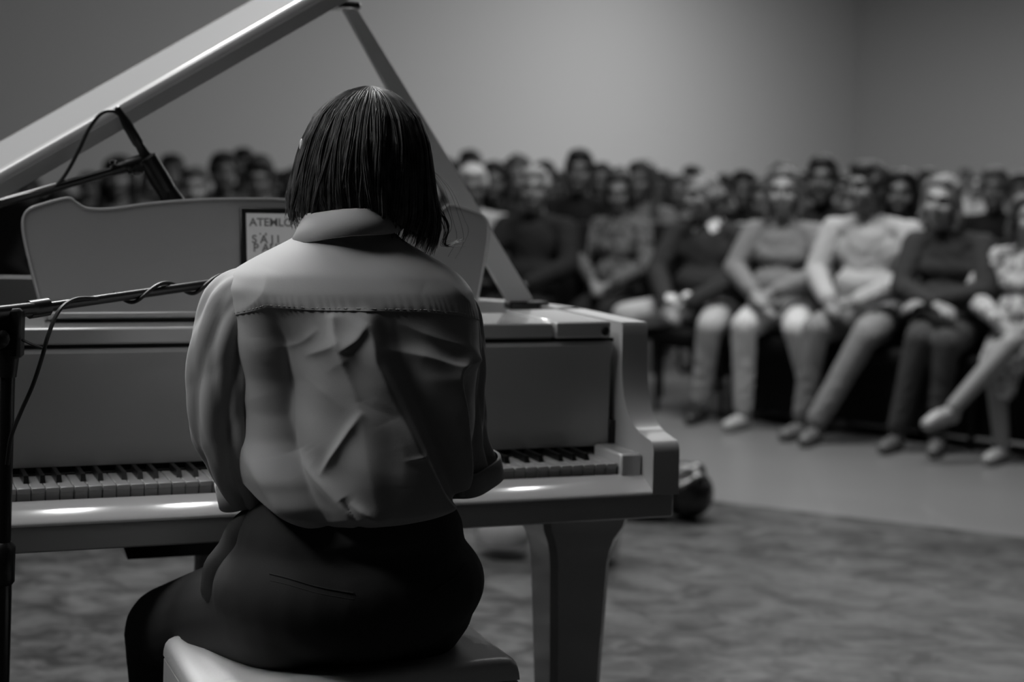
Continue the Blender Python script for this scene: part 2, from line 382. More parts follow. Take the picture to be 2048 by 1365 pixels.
# legs
def leg(x, y):
    secs = [(.60, .092, .085), (.575, .086, .08), (.55, .073, .07), (.525, .066, .064), (.50, .0625, .061), (.20, .050, .049), (.115, .044, .043), (.11, .05, .05), (.085, .05, .05)]
    b = MB(); V = []
    for z, a, c in secs:
        k = .012
        for sx, sy in ((-1, -1), (1, -1), (1, 1), (-1, 1)):
            for t in ((0, 1), (1, 0)) if sx * sy > 0 else ((1, 0), (0, 1)):
                V.append((x + sx * (a - k * t[0]), y + sy * (c - k * t[1]), z + .02))
    f = [tuple(range(8)), tuple(range(8 * (len(secs) - 1), 8 * len(secs)))[::-1]]
    for i in range(len(secs) - 1):
        for j in range(8): f.append((i * 8 + j, i * 8 + (j + 1) % 8, i * 8 + 8 + (j + 1) % 8, i * 8 + 8 + j))
    b.add(V, f); lo = b.build('leg', M_LACQ, piano, True, 25)
    b = MB(); b.lathe([(.012, .115), (.012, .07), (.022, .065), (.022, .055), (.012, .05)], (x, y, -.005), 12); b.build('caster_fork', M_CHROME, lo)
    b = MB(); b.lathe([(.010, -.014), (.032, -.014), (.035, -.009), (.035, .009), (.032, .014), (.010, .014)], seg=20); c = b.build('caster_wheel', M_CHROME, lo); c.location = (x, y + .012, .035); c.rotation_euler = (0, math.pi / 2, 0)
leg(.210, .17); leg(-1.13, .40); leg(-.88, 1.20)
# pedal lyre
b = MB(); b.prism([(-.655, .625), (-.62, .53), (-.13, .53), (-.095, .625)], 1, .34, .52); ly = b.build('pedal_lyre_block', mat('black_lacquer', .012, .25, .3), piano)
for x in (-.46, -.27):
    b = MB(); b.tube([(x, .43, .54), (x, .43, .12)], .017, 10); b.build('lyre_post', M_LACQ, piano)
b = MB(); b.box(-.50, -.23, .36, .50, .075, .13, .008); b.build('pedal_box', M_LACQ, piano)
for x in (-.43, -.365, -.30):
    b = MB(); b.prism([(x - .018, .28), (x + .018, .28), (x + .014, .37), (x - .014, .37)], 2, .085, .098); b.build('pedal', M_CHROME, piano)
# ------------------------------------------------------------------ tablet with song sheet on the desk
def sheet():
    t = empty('tablet', pw(0, 0, 0)); t.location = pw(DX, DY, DZ); t.rotation_euler = (Matrix.Rotation(TH, 3, 'Z') @ Matrix.Rotation(-LEAN, 3, 'X')).to_euler()
    tag(t, 'black framed tablet showing a page of handwritten song text, leaning on the music desk', 'tablet')
    x0, x1, z0, z1 = -.0555, .165, .010, .212
    fx = lambda u, v: (x0 + u * (x1 - x0) + .018 * (0), -.012, z0 + v * (z1 - z0))
    b = MB(); b.box(x0, x1, -.0185, -.0105, z0, z1, .002); b.build('bezel', M_BLACK, t)
    pm = bpy.data.materials.new('lit_page'); pm.use_nodes = True; p = pm.node_tree.nodes['Principled BSDF']
    p.inputs['Base Color'].default_value = (.6, .6, .6, 1); p.inputs['Emission Color'].default_value = (1, 1, 1, 1); p.inputs['Emission Strength'].default_value = .10
    b = MB(); b.box(x0 + .0115, x1 - .0115, -.0195, -.018, z0 + .0115, z1 - .0115); b.build('screen', pm, t, False)
    ink = mat('ink', .26, .8)
    for i, (txt, dx) in enumerate([('ATEMLO S', 0), ('   . ,', 0), ('S A J I', .004), (' P AUC KA', 0), ('', 0), ('W E M', 0), ('I N R A', 0)]):
        if not txt.strip(): continue
        cu = bpy.data.curves.new('line', 'FONT'); cu.body = txt; cu.size = .022; cu.extrude = .0002; cu.offset = .0004
        o = bpy.data.objects.new('line_tmp', cu); COL.objects.link(o)
        dg = bpy.context.evaluated_depsgraph_get(); me = bpy.data.meshes.new_from_object(o.evaluated_get(dg)); bpy.data.objects.remove(o)
        lo = link('text_line', me, ink, t); lo.location = (x0 + .017 + dx, -.0198, z1 - .036 - i * .0165); lo.rotation_euler = (math.pi / 2, 0, 0)
sheet()
# ------------------------------------------------------------------ piano bench
BX0, BX1, BY0, BY1, BZ = -.630, -.120, -.395, -.105, .508
bench = tag(empty('piano_bench', PIANO0, TH), 'white piano bench with padded seat under the pianist', 'bench')
b = MB(); b.box(BX0, BX1, BY0, BY1, BZ - .085, BZ - .032, .006); b.build('seat_frame', mat('bench_lacquer', .8, .25, .4), bench)
b = MB(); N = 40; G = []
def cush(u, v):
    e = .026; x = BX0 + .012 + u * (BX1 - BX0 - .024) if 0 else BX0 + u * (BX1 - BX0); y = BY0 + v * (BY1 - BY0)
    return x, y
top = []
us = np.concatenate([[0, 0, .004, .012, .03], np.linspace(.06, .94, 28), [.97, .988, .996, 1, 1]]); vs = np.concatenate([[0, 0, .006, .018, .045], np.linspace(.08, .92, 20), [.955, .982, .994, 1, 1]])
for i, v in enumerate(vs):
    row = []
    for j, u in enumerate(us):
        eu = min(u, 1 - u) * (BX1 - BX0); ev = min(v, 1 - v) * (BY1 - BY0)
        rr = .018; h = 0
        for e in (eu, ev):
            if e < rr: h -= rr - math.sqrt(max(0, rr * rr - (rr - e) ** 2))
        z = BZ + h * .9 + .006 * math.sin(math.pi * u) * math.sin(math.pi * v)
        dip = math.exp(-((u - .48) / .30) ** 2 - ((v - .42) / .34) ** 2) * .022
        z -= dip
        z -= .006 * math.exp(-((u - .065) / .012) ** 2) * (ev > .02)
        if i in (0, len(vs) - 1) or j in (0, len(us) - 1): z = BZ - .034
        row.append((BX0 + u * (BX1 - BX0), BY0 + v * (BY1 - BY0), z))
    G.append(row)
b.grid(G); b.build('cushion', mat('white_leather', .80, .3, .15, bump='noise', scale=220, strength=.06), bench, True, 60)
for x in (BX0 + .045, BX1 - .045):
    for y in (BY0 + .045, BY1 - .045):
        b = MB(); V = []
        b.tube([(x, y, BZ - .08), (x, y, .02)], [.030, .019], 8); b.tube([(x, y, .02), (x, y, 0)], .014, 8); b.build('leg', M_LACQ, bench)
# ------------------------------------------------------------------ figures: shared building blocks
def xf(dst, src, Mx):
    V = np.concatenate(src.v); A = np.array(Mx)
    return dst.add(V @ A[:3, :3].T + A[:3, 3], src.f)
def head_shapes(female=False, beard=False):
    h = MB(); j = .92 if female else 1.0
    h.ell((0, -.012, .030), (.074, .093, .084)); h.ell((0, .020, -.032), (.058 * j, .068, .076))
    h.ell((0, .060, -.086), (.025 * j, .024, .020)); h.cap((0, .086, .022), (0, .104, -.016), .008, .0125, 10)
    h.ell((.012, .092, -.020), .009, None, 8, 6); h.ell((-.012, .092, -.020), .009, None, 8, 6)
    h.ell((0, .074, .036), (.050, .020, .012)); h.ell((.034, .058, -.020), .027, None, 10, 8); h.ell((-.034, .058, -.020), .027, None, 10, 8)
    h.ell((0, .084, -.050), (.024, .013, .007)); h.ell((0, .083, -.060), (.021, .013, .007))
    for s in (-1, 1): h.ell((s * .077, -.004, -.002), (.010, .020, .031))
    return h
def head_matrix(c, yaw=0., pitch=0., tilt=0., s=1.):
    return Matrix.Translation(c) @ Matrix.Rotation(yaw, 4, 'Z') @ Matrix.Rotation(tilt, 4, 'Y') @ Matrix.Rotation(pitch, 4, 'X') @ Matrix.Diagonal((s, s, s, 1))
def hand(mb, wrist, d, u, thumb, s=1., curl=.45, r=.0085):
    """palm, four unequal bent fingers and a thumb leaving the side of the palm"""
    d = Vector(d).normalized(); u = Vector(u); u = (u - d * u.dot(d)).normalized(); l = d.cross(u) * thumb; w = Vector(wrist)
    kn = []
    for k, off in enumerate((.030, .010, -.010, -.029)):
        p = w + d * (.088 - .006 * abs(k - 1)) * s + l * off * s; kn.append(p)
        mb.cap(w + d * .01 * s + l * off * .55 * s, p, r * 1.5 * s, r * 1.25 * s, 8)
    for p, ln, off in zip(kn, (.070, .078, .072, .056), (.06, .02, -.03, -.08)):
        a = 0.; q = p
        for seg, rr in ((.45, 1.0), (.32, .92), (.25, .85)):
            a += curl; nd = d * math.cos(a) - u * math.sin(a) + l * off; q2 = q + nd.normalized() * ln * seg * s
            mb.cap(q, q2, r * rr * s, r * rr * .93 * s, 8); q = q2
    q = w + d * .025 * s + l * .026 * s; t1 = q + (d * .7 + l * .65 - u * .25).normalized() * .040 * s; t2 = t1 + (d * .95 + l * .25 - u * .35).normalized() * .032 * s
    mb.cap(q, t1, r * 1.4 * s, r * 1.1 * s, 8); mb.cap(t1, t2, r * 1.1 * s, r * .9 * s, 8)
def paint_head(me, Hm, feats=True):
    """slot 1 on eyes, brows and lips (slot 0 is skin)"""
    inv = np.array(Hm.inverted()); n = len(me.polygons); c = np.empty(n * 3); me.polygons.foreach_get('center', c); c = c.reshape(-1, 3) @ inv[:3, :3].T + inv[:3, 3]
    x, y, z = np.abs(c[:, 0]), c[:, 1], c[:, 2]; fr = y > .045
    eye = fr & (((x - .031) / .014) ** 2 + ((z - .012) / .006) ** 2 < 1)
    brow = fr & (((x - .032) / .019) ** 2 + ((z - .036 + .15 * np.abs(x - .03)) / .004) ** 2 < 1)
    lip = fr & ((x / .023) ** 2 + ((z + .055) / .009) ** 2 < 1)
    idx = np.zeros(n, dtype=np.int32); idx[eye | brow] = 1; idx[lip] = 2
    me.polygons.foreach_set('material_index', idx)
def wrinkle(me, amp, seed=0.):
    """cloth wrinkles: displace along the normals with warped waves"""
    n = len(me.vertices); co = np.empty(n * 3); me.vertices.foreach_get('co', co); co = co.reshape(-1, 3); nr = np.empty(n * 3); me.vertices.foreach_get('normal', nr); nr = nr.reshape(-1, 3)
    x, y, z = co.T; q = np.sin(x * 19 + seed) + np.sin(y * 23 + 2 * seed) + np.sin(z * 15 + seed * 3)
    d = (np.abs(np.sin(x * 31 + z * 22 + 2.1 * q + seed)) - .6) * .6 + (np.abs(np.sin(z * 47 - y * 26 + 1.7 * q)) - .6) * .4 + .35 * np.sin(y * 14 + z * 9 + q)
    co = co + nr * (amp * d)[:, None]; me.vertices.foreach_set('co', co.reshape(-1)); me.update(); return me
def setmats(o, *ms):
    for i, m in enumerate(ms):
        o.material_slots[i].link = 'OBJECT'; o.material_slots[i].material = m
def slots(me, n):
    while len(me.materials) < n: me.materials.append(None)
# ------------------------------------------------------------------ the pianist
PX0, PY0 = -.365, -.25
pian = empty('person', pw(PX0, PY0, 0), TH)
tag(pian, 'pianist seen from behind in loose shirt and dark trousers, dark bobbed hair, playing the piano', 'person')
M_SKIN = mat('skin', .34, .5, bump='noise', scale=150, strength=.04)
M_FEAT = mat('eye_and_brow', .02, .5); M_LIP = mat('lip', .18, .45)
HC = Vector((.030, .055, 1.285)); HM = head_matrix(HC, .12, -.42, .10, .96)
b = MB(); xf(b, head_shapes(True), HM)
b.chain([(-.012, -.005, 1.12), (.008, .02, 1.20), tuple(HM @ Vector((0, -.02, -.05)))], [.056, .050, .052])
b.chain([(0, -.02, .60), (0, -.025, .74), (0, -.025, .90), (-.01, -.02, 1.04), (-.012, -.01, 1.12)], [.12, .105, .115, .115, .06])
b.ell((-.005, -.03, .97), (.14, .095, .15)); b.ell((0, -.02, .60), (.18, .125, .10)); b.ell((-.012, -.015, 1.075), (.155, .06, .055))
ARM = {-1: [(-.165, -.005, 1.065), (-.150, .025, .785), (-.085, .265, .778)], 1: [(.140, -.005, 1.065), (.188, .03, .79), (.115, .265, .778)]}
for s_, (sh, el, wr) in ARM.items():
    b.chain([sh, el, wr], [.046, .038, .027]); hand(b, wr, (0, 1, -.12), (0, .1, 1), -s_, .98, .38)
LEG = {-1: [(-.105, -.02, .585), (-.215, .365, .452), (-.195, .345, .10)], 1: [(.10, -.02, .585), (.13, .385, .455), (.125, .44, .10)]}
for s_, pts in LEG.items():
    b.chain(pts, [.082, .056, .036]); an = Vector(pts[2]); b.chain([an, an + Vector((0, -.02, -.06)), an + Vector((.01 * s_, .15, -.07))], [.036, .03, .025])
me = remesh(b, .0055, 5, 'body'); slots(me, 3); paint_head(me, HM); o = link('body', me, None, pian); setmats(o, M_SKIN, M_FEAT, M_LIP)
# shirt -----------------------------------------------------------------
M_SHIRT = mat('cotton_shirt', .36, .85, bump='noise', scale=900, strength=.12, dist=.002, sheen=.15)
Zk = np.array([.70, .73, .76, .80, .85, .90, .95, 1.0, 1.05, 1.085, 1.11, 1.13, 1.148, 1.163, 1.178, 1.19])
XLk = np.array([-.150, -.160, -.178, -.188, -.188, -.188, -.192, -.200, -.208, -.212, -.198, -.165, -.130, -.100, -.082, -.074])
XRk = np.array([.150, .160, .178, .190, .198, .202, .202, .200, .196, .186, .165, .132, .098, .070, .054, .046])
YBk = np.array([-.170, -.190, -.203, -.204, -.200, -.194, -.188, -.180, -.165, -.150, -.132, -.112, -.095, -.082, -.073, -.068])
YFk = np.array([.10, .105, .11, .115, .12, .122, .122, .118, .105, .090, .078, .068, .060, .054, .050, .048])
_zz = np.linspace(.66, 1.20, 271)
def _sm(k):
    v = np.interp(_zz, Zk, k); kern = np.exp(-np.linspace(-2.2, 2.2, 17) ** 2); kern /= kern.sum()
    return np.convolve(np.pad(v, 8, mode='edge'), kern, 'valid')
XLk, XRk, YBk, YFk = (_sm(k) for k in (XLk, XRk, YBk, YFk)); Zk = _zz
HEMX = [-.26, -.224, -.178, -.137, -.084, -.056, .004, .09, .13, .148, .16, .22]; HEMZ = [.815, .808, .752, .727, .721, .728, .733, .736, .745, .768, .79, .80]
YOKX = [-.30, -.230, -.186, -.152, -.081, -.025, .061, .123, .16, .26]; YOKZ = [1.0, 1.028, 1.050, 1.063, 1.061, 1.061, 1.058, 1.052, 1.044, 1.02]
FOLDS = [  # polyline (x,z) on the back, width on each side, height, fade at the two ends
    ([(-.081, 1.058), (-.076, 1.006), (-.046, .928)], .006, .010, .004, .05, .5),
    ([(-.075, 1.0), (-.060, 1.010), (-.045, 1.022), (-.029, 1.045)], .007, .016, .007, .2, .2),
    ([(-.040, .915), (-.076, .86), (-.108, .812)], .005, .008, .0075, .25, .3),
    ([(-.150, .845), (-.138, .827), (-.09, .787), (-.032, .734)], .014, .016, .010, .2, .1),
    ([(-.069, .782), (-.050, .755), (-.036, .730)], .006, .008, -.009, .3, .0),
    ([(-.057, .776), (-.029, .757), (.002, .738)], .006, .007, .007, .3, .1),
    ([(-.007, 1.005), (.063, .992), (.121, .975), (.165, .978)], .022, .012, .010, .4, .0),
    ([(.155, .955), (.150, .92), (.150, .87)], .012, .02, -.010, .2, .3),
    ([(.0, .90), (.02, .85), (.02, .80)], .02, .02, .003, .4, .4),
    ([(.02, 1.045), (.08, 1.02), (.15, 1.0)], .008, .012, .004, .4, .2),
    ([(-.17, 1.0), (-.13, 1.012), (-.10, 1.035)], .006, .008, .0025, .3, .3),
    ([(-.13, .99), (-.09, 1.005), (-.07, 1.02)], .006, .012, .003, .3, .3),
    ([(.02, .84), (.055, .846), (.075, .85)], .003, .004, .0025, .4, .4),
    ([(-.16, 1.12), (-.175, 1.08), (-.205, 1.045)], .010, .014, .004, .4, .2),
    ([(.10, 1.12), (.135, 1.085), (.165, 1.06)], .010, .014, .004, .4, .2),
    ([(-.02, 1.135), (.03, 1.12), (.07, 1.095)], .012, .018, .003, .4, .4),
]
# broad drape: four leaning pleats, each rising slowly from the left and dropping off to the right
_dz = np.linspace(.70, 1.20, 251); _dx = np.linspace(-.29, .29, 388)
_r = [np.interp(_dz, *zip(*sorted(q))) for q in (
    [(1.05, -.215), (1.007, -.210), (.894, -.210), (.856, -.203), (.787, -.173), (.73, -.140)],
    [(1.06, -.081), (1.006, -.076), (.928, -.047), (.90, -.040), (.83, -.032), (.74, -.010)],
    [(1.06, -.027), (.985, -.018), (.922, .013), (.851, .046), (.779, .089), (.742, .128)],
    [(1.0, .150), (.959, .120), (.896, .132), (.804, .143), (.75, .150)])]
_amp = np.interp(_dz, [.70, .74, .82, .95, 1.01, 1.05, 1.065, 1.2], [.4, .6, 1, 1, .75, .28, 0, 0])
_amp3 = np.interp(_dz, [.70, .80, .90, .955, .985, 1.2], [.3, .9, 1, .8, 0, 0])
DRAPE = np.zeros((len(_dz), len(_dx)))
for _i in range(len(_dz)):
    r0, r1, r2, r3 = (q[_i] for q in _r); A_, A3 = _amp[_i], _amp3[_i]
    xs_ = [-.29, r0 - .02, r0 + .012, r0 + .050, r0 + .066, r1, r1 + .010, r2, r2 + .022, r2 + .045, max(r3, r2 + .055), max(r3, r2 + .055) + .013, .29]
    hs_ = [0, .002 * A_, .012 * A_, -.026 * A_, -.022 * A_, .005 * A_, .006 * A_, .011 * A_, -.008 * A_, -.011 * A_, .008 * A3, -.012 * A3, -.004 * A3]
    DRAPE[_i] = 1.75 * np.interp(_dx, xs_, hs_)
for _ in range(2):
    DRAPE = (np.roll(DRAPE, 1, 1) + 2 * DRAPE + np.roll(DRAPE, -1, 1)) / 4
for _ in range(10): DRAPE[1:-1] = (DRAPE[:-2] + 2 * DRAPE[1:-1] + DRAPE[2:]) / 4
def drape(X, Z):
    fx = np.clip((X - _dx[0]) / (_dx[1] - _dx[0]), 0, len(_dx) - 1.001); fz = np.clip((Z - _dz[0]) / (_dz[1] - _dz[0]), 0, len(_dz) - 1.001)
    i0, j0 = fz.astype(int), fx.astype(int); a, c = fz - i0, fx - j0
    return DRAPE[i0, j0] * (1 - a) * (1 - c) + DRAPE[i0 + 1, j0] * a * (1 - c) + DRAPE[i0, j0 + 1] * (1 - a) * c + DRAPE[i0 + 1, j0 + 1] * a * c
_rf = random.Random(21)
for _ in range(12):
    x0, z0 = _rf.uniform(-.19, .18), _rf.uniform(.80, 1.03); a = _rf.choice([-1, 1]) * _rf.uniform(.25, 1.0) + (1.57 if _rf.random() < .3 else 0.); l = _rf.uniform(.03, .09)
    dx, dz = math.sin(a) * l, -abs(math.cos(a)) * l
    FOLDS.append(([(x0, z0), (x0 + dx * .5 + _rf.uniform(-.006, .006), z0 + dz * .5), (x0 + dx, z0 + dz)], _rf.uniform(.004, .014), _rf.uniform(.004, .014), _rf.uniform(.0008, .0022) * _rf.choice([1, 1, -1]), .45, .45))
FGAIN = 1.0
def fold_field(X, Z):
    D = np.zeros_like(X)
    for pl, wl, wr, h, f0, f1 in FOLDS:
        P = catmull([(a, c) for a, c in pl], 6); best = np.full(X.shape, 1e9); sg = np.zeros_like(X); tt = np.zeros_like(X)
        Ls = np.concatenate([[0], np.cumsum(np.linalg.norm(np.diff(P, axis=0), axis=1))]); Lt = Ls[-1]
        for i in range(len(P) - 1):
            a, c = P[i], P[i + 1]; d = c - a; l2 = d @ d + 1e-12
            t = np.clip(((X - a[0]) * d[0] + (Z - a[1]) * d[1]) / l2, 0, 1)
            qx, qz = X - a[0] - t * d[0], Z - a[1] - t * d[1]; dd = np.hypot(qx, qz); cr = d[0] * qz - d[1] * qx
            m = dd < best; best[m] = dd[m]; sg[m] = np.sign(cr)[m]; tt[m] = ((Ls[i] + t * (Ls[i + 1] - Ls[i])) / Lt)[m]
        wd = np.where(sg > 0, wr, wl)     # sg>0: on the +x side when the line runs downwards
        g = np.exp(-(best / wd) ** 1.35)
        fade = np.ones_like(X)
        if f0: fade *= np.clip(tt / f0, 0, 1) ** .7
        if f1: fade *= np.clip((1 - tt) / f1, 0, 1) ** .7
        D += h * FGAIN * g * fade
    return D
def shirt_point(ph, z, off=0., disp=True):
    xl, xr = np.interp(z, Zk, XLk), np.interp(z, Zk, XRk); yb, yf = np.interp(z, Zk, YBk), np.interp(z, Zk, YFk)
    cx, a = (xl + xr) / 2, (xr - xl) / 2; cs, sn = np.cos(ph), np.sin(ph); p = .82
    ux, uy = np.sign(cs) * np.abs(cs) ** p, np.sign(sn) * np.abs(sn) ** p
    x = cx + a * ux; bdep = np.where(sn < 0, -yb, yf); y = bdep * uy
    nx, ny = cs / np.maximum(a, .02), sn / np.maximum(bdep, .02); ln = np.hypot(nx, ny); nx, ny = nx / ln, ny / ln
    o_ = off
    if disp:
        back = np.clip(-sn * 1.6, 0, 1); o_ = o_ + (fold_field(x, z) + drape(x, z)) * back
        o_ = o_ + .0022 * np.sin(x * 57 + z * 31) * np.sin(z * 43 - x * 18) * np.clip((1.06 - z) / .08, 0, 1)
        o_ = o_ + .004 * np.sin(ph * 7 + z * 25) * (sn > 0) * np.clip(sn * 3, 0, 1) * np.clip((1.1 - z) / .1, 0, 1)
    return np.stack([x + nx * o_, y + ny * o_, z + 0 * x], -1)
NP, NZ = 420, 250
ph = np.linspace(0, 2 * math.pi, NP, endpoint=False)
xs0 = np.cos(ph) * .19
hem = np.where(np.sin(ph) < .15, np.interp(xs0, HEMX, HEMZ), .76)
hem = np.convolve(np.concatenate([hem[-4:], hem, hem[:4]]), np.ones(9) / 9, 'valid')
t = np.linspace(0, 1, NZ) ** .95
Zg = hem[None, :] + t[:, None] * (1.186 - hem[None, :]); PHg = np.repeat(ph[None, :], NZ, 0)
G = shirt_point(PHg, Zg)
roll = np.clip(1 - (Zg - hem[None, :]) / .022, 0, 1)[..., None]       # hem rolls under
cxy = np.array([0, -.02, 0]); dirc = G - cxy; dirc[..., 2] = 0; dirc /= np.linalg.norm(dirc, axis=-1, keepdims=True)
G = G - dirc * .030 * roll ** 2
b = MB(); b.grid(G, True)
rim2 = G[0] - dirc[0] * .03; rim2[:, 2] += .012; b.grid(np.stack([rim2, G[0]]), True)
shirt = b.build('shirt', M_SHIRT, pian, True, 180)
# yoke: a doubled panel over the shoulders, with a puckered seam
phy = np.linspace(math.pi * .93, math.pi * 2.07, 260); xy0 = np.cos(phy) * .20; yz = np.interp(xy0, YOKX, YOKZ)
ty = np.linspace(0, 1, 60) ** 1.3; Zy = yz[None, :] + ty[:, None] * (1.184 - yz[None, :]); PHy = np.repeat(phy[None, :], 60, 0)
pk = .0006 * np.sin(PHy * 95 + 2 * np.sin(PHy * 17)) * np.exp(-(Zy - yz[None, :]) / .012)
edge = np.clip(np.minimum(PHy - phy[0], phy[-1] - PHy) / .25, 0, 1); Gy2 = shirt_point(PHy, Zy, .0004 + (.0013 + pk) * edge)
skirt = shirt_point(PHy[:1], Zy[:1] - .001, .0002)
b = MB(); b.grid(np.concatenate([skirt, Gy2])); b.build('yoke', M_SHIRT, shirt, True, 180)
seam = shirt_point(phy, yz + .0035, .0018)
b = MB()
for i in range(4, len(phy) - 4, 3): b.tube([seam[i], seam[i + 1], seam[i + 2]], .0004, 4)
st = b.build('seam_stitching', mat('thread', .5, .8), shirt); st['kind'] = 'stuff'
# collar
def ring(cx, cy, rx, ry, z, tiltx, n=72, wob=0.):
    a = np.linspace(0, 2 * math.pi, n, endpoint=False)
    return np.stack([cx + rx * np.cos(a), cy + ry * np.sin(a), z + tiltx * np.cos(a) * rx + wob * np.sin(a * 3 + 1) - .012 * np.clip(np.sin(a), 0, 1)], -1)
b = MB(); b.grid(np.stack([ring(-.016, -.008, .066, .064, 1.176, .12), ring(-.014, -.006, .062, .060, 1.205, .10)]), True); b.build('collar_band', M_SHIRT, shirt, True, 180)
rows = [ring(-.014, -.006, .063, .061, 1.204, .10), ring(-.014, -.007, .066, .064, 1.213, .10, wob=.002), ring(-.014, -.009, .071, .070, 1.212, .10, wob=.002), ring(-.016, -.012, .080, .078, 1.196, .12, wob=.0025), ring(-.018, -.014, .0905, .088, 1.172, .14, wob=.003), ring(-.018, -.014, .088, .086, 1.1705, .14, wob=.003), ring(-.016, -.011, .076, .074, 1.195, .12)]
for rr in rows:      # open at the throat
    pass
b = MB(); b.grid(np.stack(rows), True); b.build('collar', M_SHIRT, shirt, True, 180)
# sleeves, rolled to the elbow
def sleeve(path, rads, sgn):
    P = catmull(path, 14); R = np.interp(np.linspace(0, 1, len(P)), np.linspace(0, 1, len(rads)), rads); n = len(P); m = 80; T = np.gradient(P, axis=0); T /= np.linalg.norm(T, axis=1)[:, None]
    Gs = []; a = np.linspace(0, 2 * math.pi, m, endpoint=False)
    for i in range(n):
        U = np.cross(T[i], [0, 1, 0]); U /= np.linalg.norm(U); W = np.cross(T[i], U); s_ = i / (n - 1)
        fold = .007 * np.sin(2 * a + 4 * s_ * sgn) + .0075 * (np.abs(np.sin(4 * a - 4 * s_ + 1.3)) - .6) * (.5 + s_) + .004 * (np.abs(np.sin(5.5 * a + 7 * s_)) - .6) + .005 * (np.abs(np.sin(s_ * 13 + 1.6 * np.sin(a + 1))) - .6) * s_
        fold *= min(1, s_ * 4 + .15)
        Gs.append(P[i] + (R[i] + fold)[:, None] * (np.cos(a)[:, None] * U + np.sin(a)[:, None] * W))
    inner = [P[-1] + (R[-1] * .85) * (np.cos(a)[:, None] * U + np.sin(a)[:, None] * W) - T[-1] * .004, P[-1] + (R[-1] * .8) * (np.cos(a)[:, None] * U + np.sin(a)[:, None] * W) - T[-1] * .05]
    b = MB(); b.grid(np.array(Gs + inner), True); so = b.build('sleeve', M_SHIRT, shirt, True, 180)
    e = P[-1]; cf = []
    for k, (dl, dr) in enumerate(((-.034, .001), (-.033, .006), (.004, .009), (.006, .005), (.004, .001))):
        w_ = .006 * np.sin(2 * a + 1.0) + .003 * np.sin(5 * a)
        cf.append(e + T[-1] * dl + (R[-1] + dr + w_)[:, None] * (np.cos(a)[:, None] * U + np.sin(a)[:, None] * W))
    b = MB(); b.grid(np.array(cf), True); b.build('rolled_cuff', M_SHIRT, so, True, 180)
sleeve([(-.135, -.012, 1.075), (-.176, -.006, 1.045), (-.197, 0, .96), (-.186, .008, .86), (-.148, .035, .757)], [.048, .064, .062, .064, .046], 1)
sleeve([(.105, -.012, 1.070), (.152, -.006, 1.035), (.174, 0, .96), (.178, .008, .86), (.200, .035, .762)], [.048, .058, .055, .055, .058], -1)
# trousers ---------------------------------------------------------------
M_TROU = mat('dark_wool', .042, .85, bump='noise', scale=700, strength=.1, dist=.002, spec=.25)
b = MB(); b.ell((0, -.022, .612), (.222, .158, .122), None, 28, 18); b.ell((0, -.02, .69), (.185, .138, .11), None, 24, 14); b.tube([(0, -.02, .70), (0, -.02, .775)], [.15, .135], 24)
for s_, (hp_, kn, an) in LEG.items():
    b.cap(hp_, kn, .108, .080, 18); b.cap(kn, (an[0], an[1], an[2] + .02), .079, .062, 18); b.tube([(an[0], an[1], .14), (an[0], an[1] - .005, .05)], [.064, .072], 18)
me = remesh(b, .007, 8, 'trousers'); tro = link('trousers', me, M_TROU, pian)
from mathutils.bvhtree import BVHTree
bv = BVHTree.FromPolygons([v.co for v in me.vertices], [p.vertices for p in me.polygons])
def onback(x, z):
    h = bv.ray_cast(Vector((x, -1, z)), Vector((0, 1, 0))); return h[0] if h[0] else Vector((x, -.15, z))
def onside(y, z, s_):
    h = bv.ray_cast(Vector((s_, y, z)), Vector((-s_, 0, 0))); return h[0] if h[0] else Vector((s_ * .2, y, z))
for pts in ([(-.155, .660), (-.13, .656), (-.09, .646), (-.04, .637)], [(.085, .628), (.12, .638), (.165, .655)]):
    b = MB(); b.tube([onback(*p) + Vector((0, -.0005, 0)) for p in catmull(pts, 5)], .0013, 6); b.tube([onback(p[0], p[1] - .009) + Vector((0, .0006, 0)) for p in catmull(pts, 5)], .0010, 6); b.build('welt_pocket', M_TROU, tro)
for s_ in (-1, 1):
    rows = []
    for tt in np.linspace(0, 1, 14):
        z = .735 - .145 * tt; y = .005 + .035 * tt; base = onside(y, z, s_); bulge = .020 * math.sin(math.pi * tt) ** .8 * (1.25 if s_ < 0 else .9)
        c = base + Vector((s_ * .002, 0, 0)); rows.append([c + Vector((-s_ * .01, -.030, 0)), c + Vector((s_ * bulge * .5, -.020, 0)), c + Vector((s_ * bulge, .006, 0)), c + Vector((s_ * bulge * .92, .010, 0)), c + Vector((s_ * bulge * .3, -.012, 0))])
    b = MB(); b.grid(np.array([[tuple(v) for v in r_] for r_ in rows])); b.build('side_pocket', M_TROU, tro, True, 180)
for s_, (_, _, an) in LEG.items():
    b = MB(); b.chain([(an[0], an[1] - .03, .045), (an[0] + .005 * s_, an[1] + .06, .04), (an[0] + .012 * s_, an[1] + .17, .032)], [.040, .040, .030]); b.box(an[0] - .035, an[0] + .035, an[1] - .065, an[1] + .18, .002, .02, .004)
    link('shoe', remesh(b, .006, 4, 'shoe'), M_BLACK, pian)
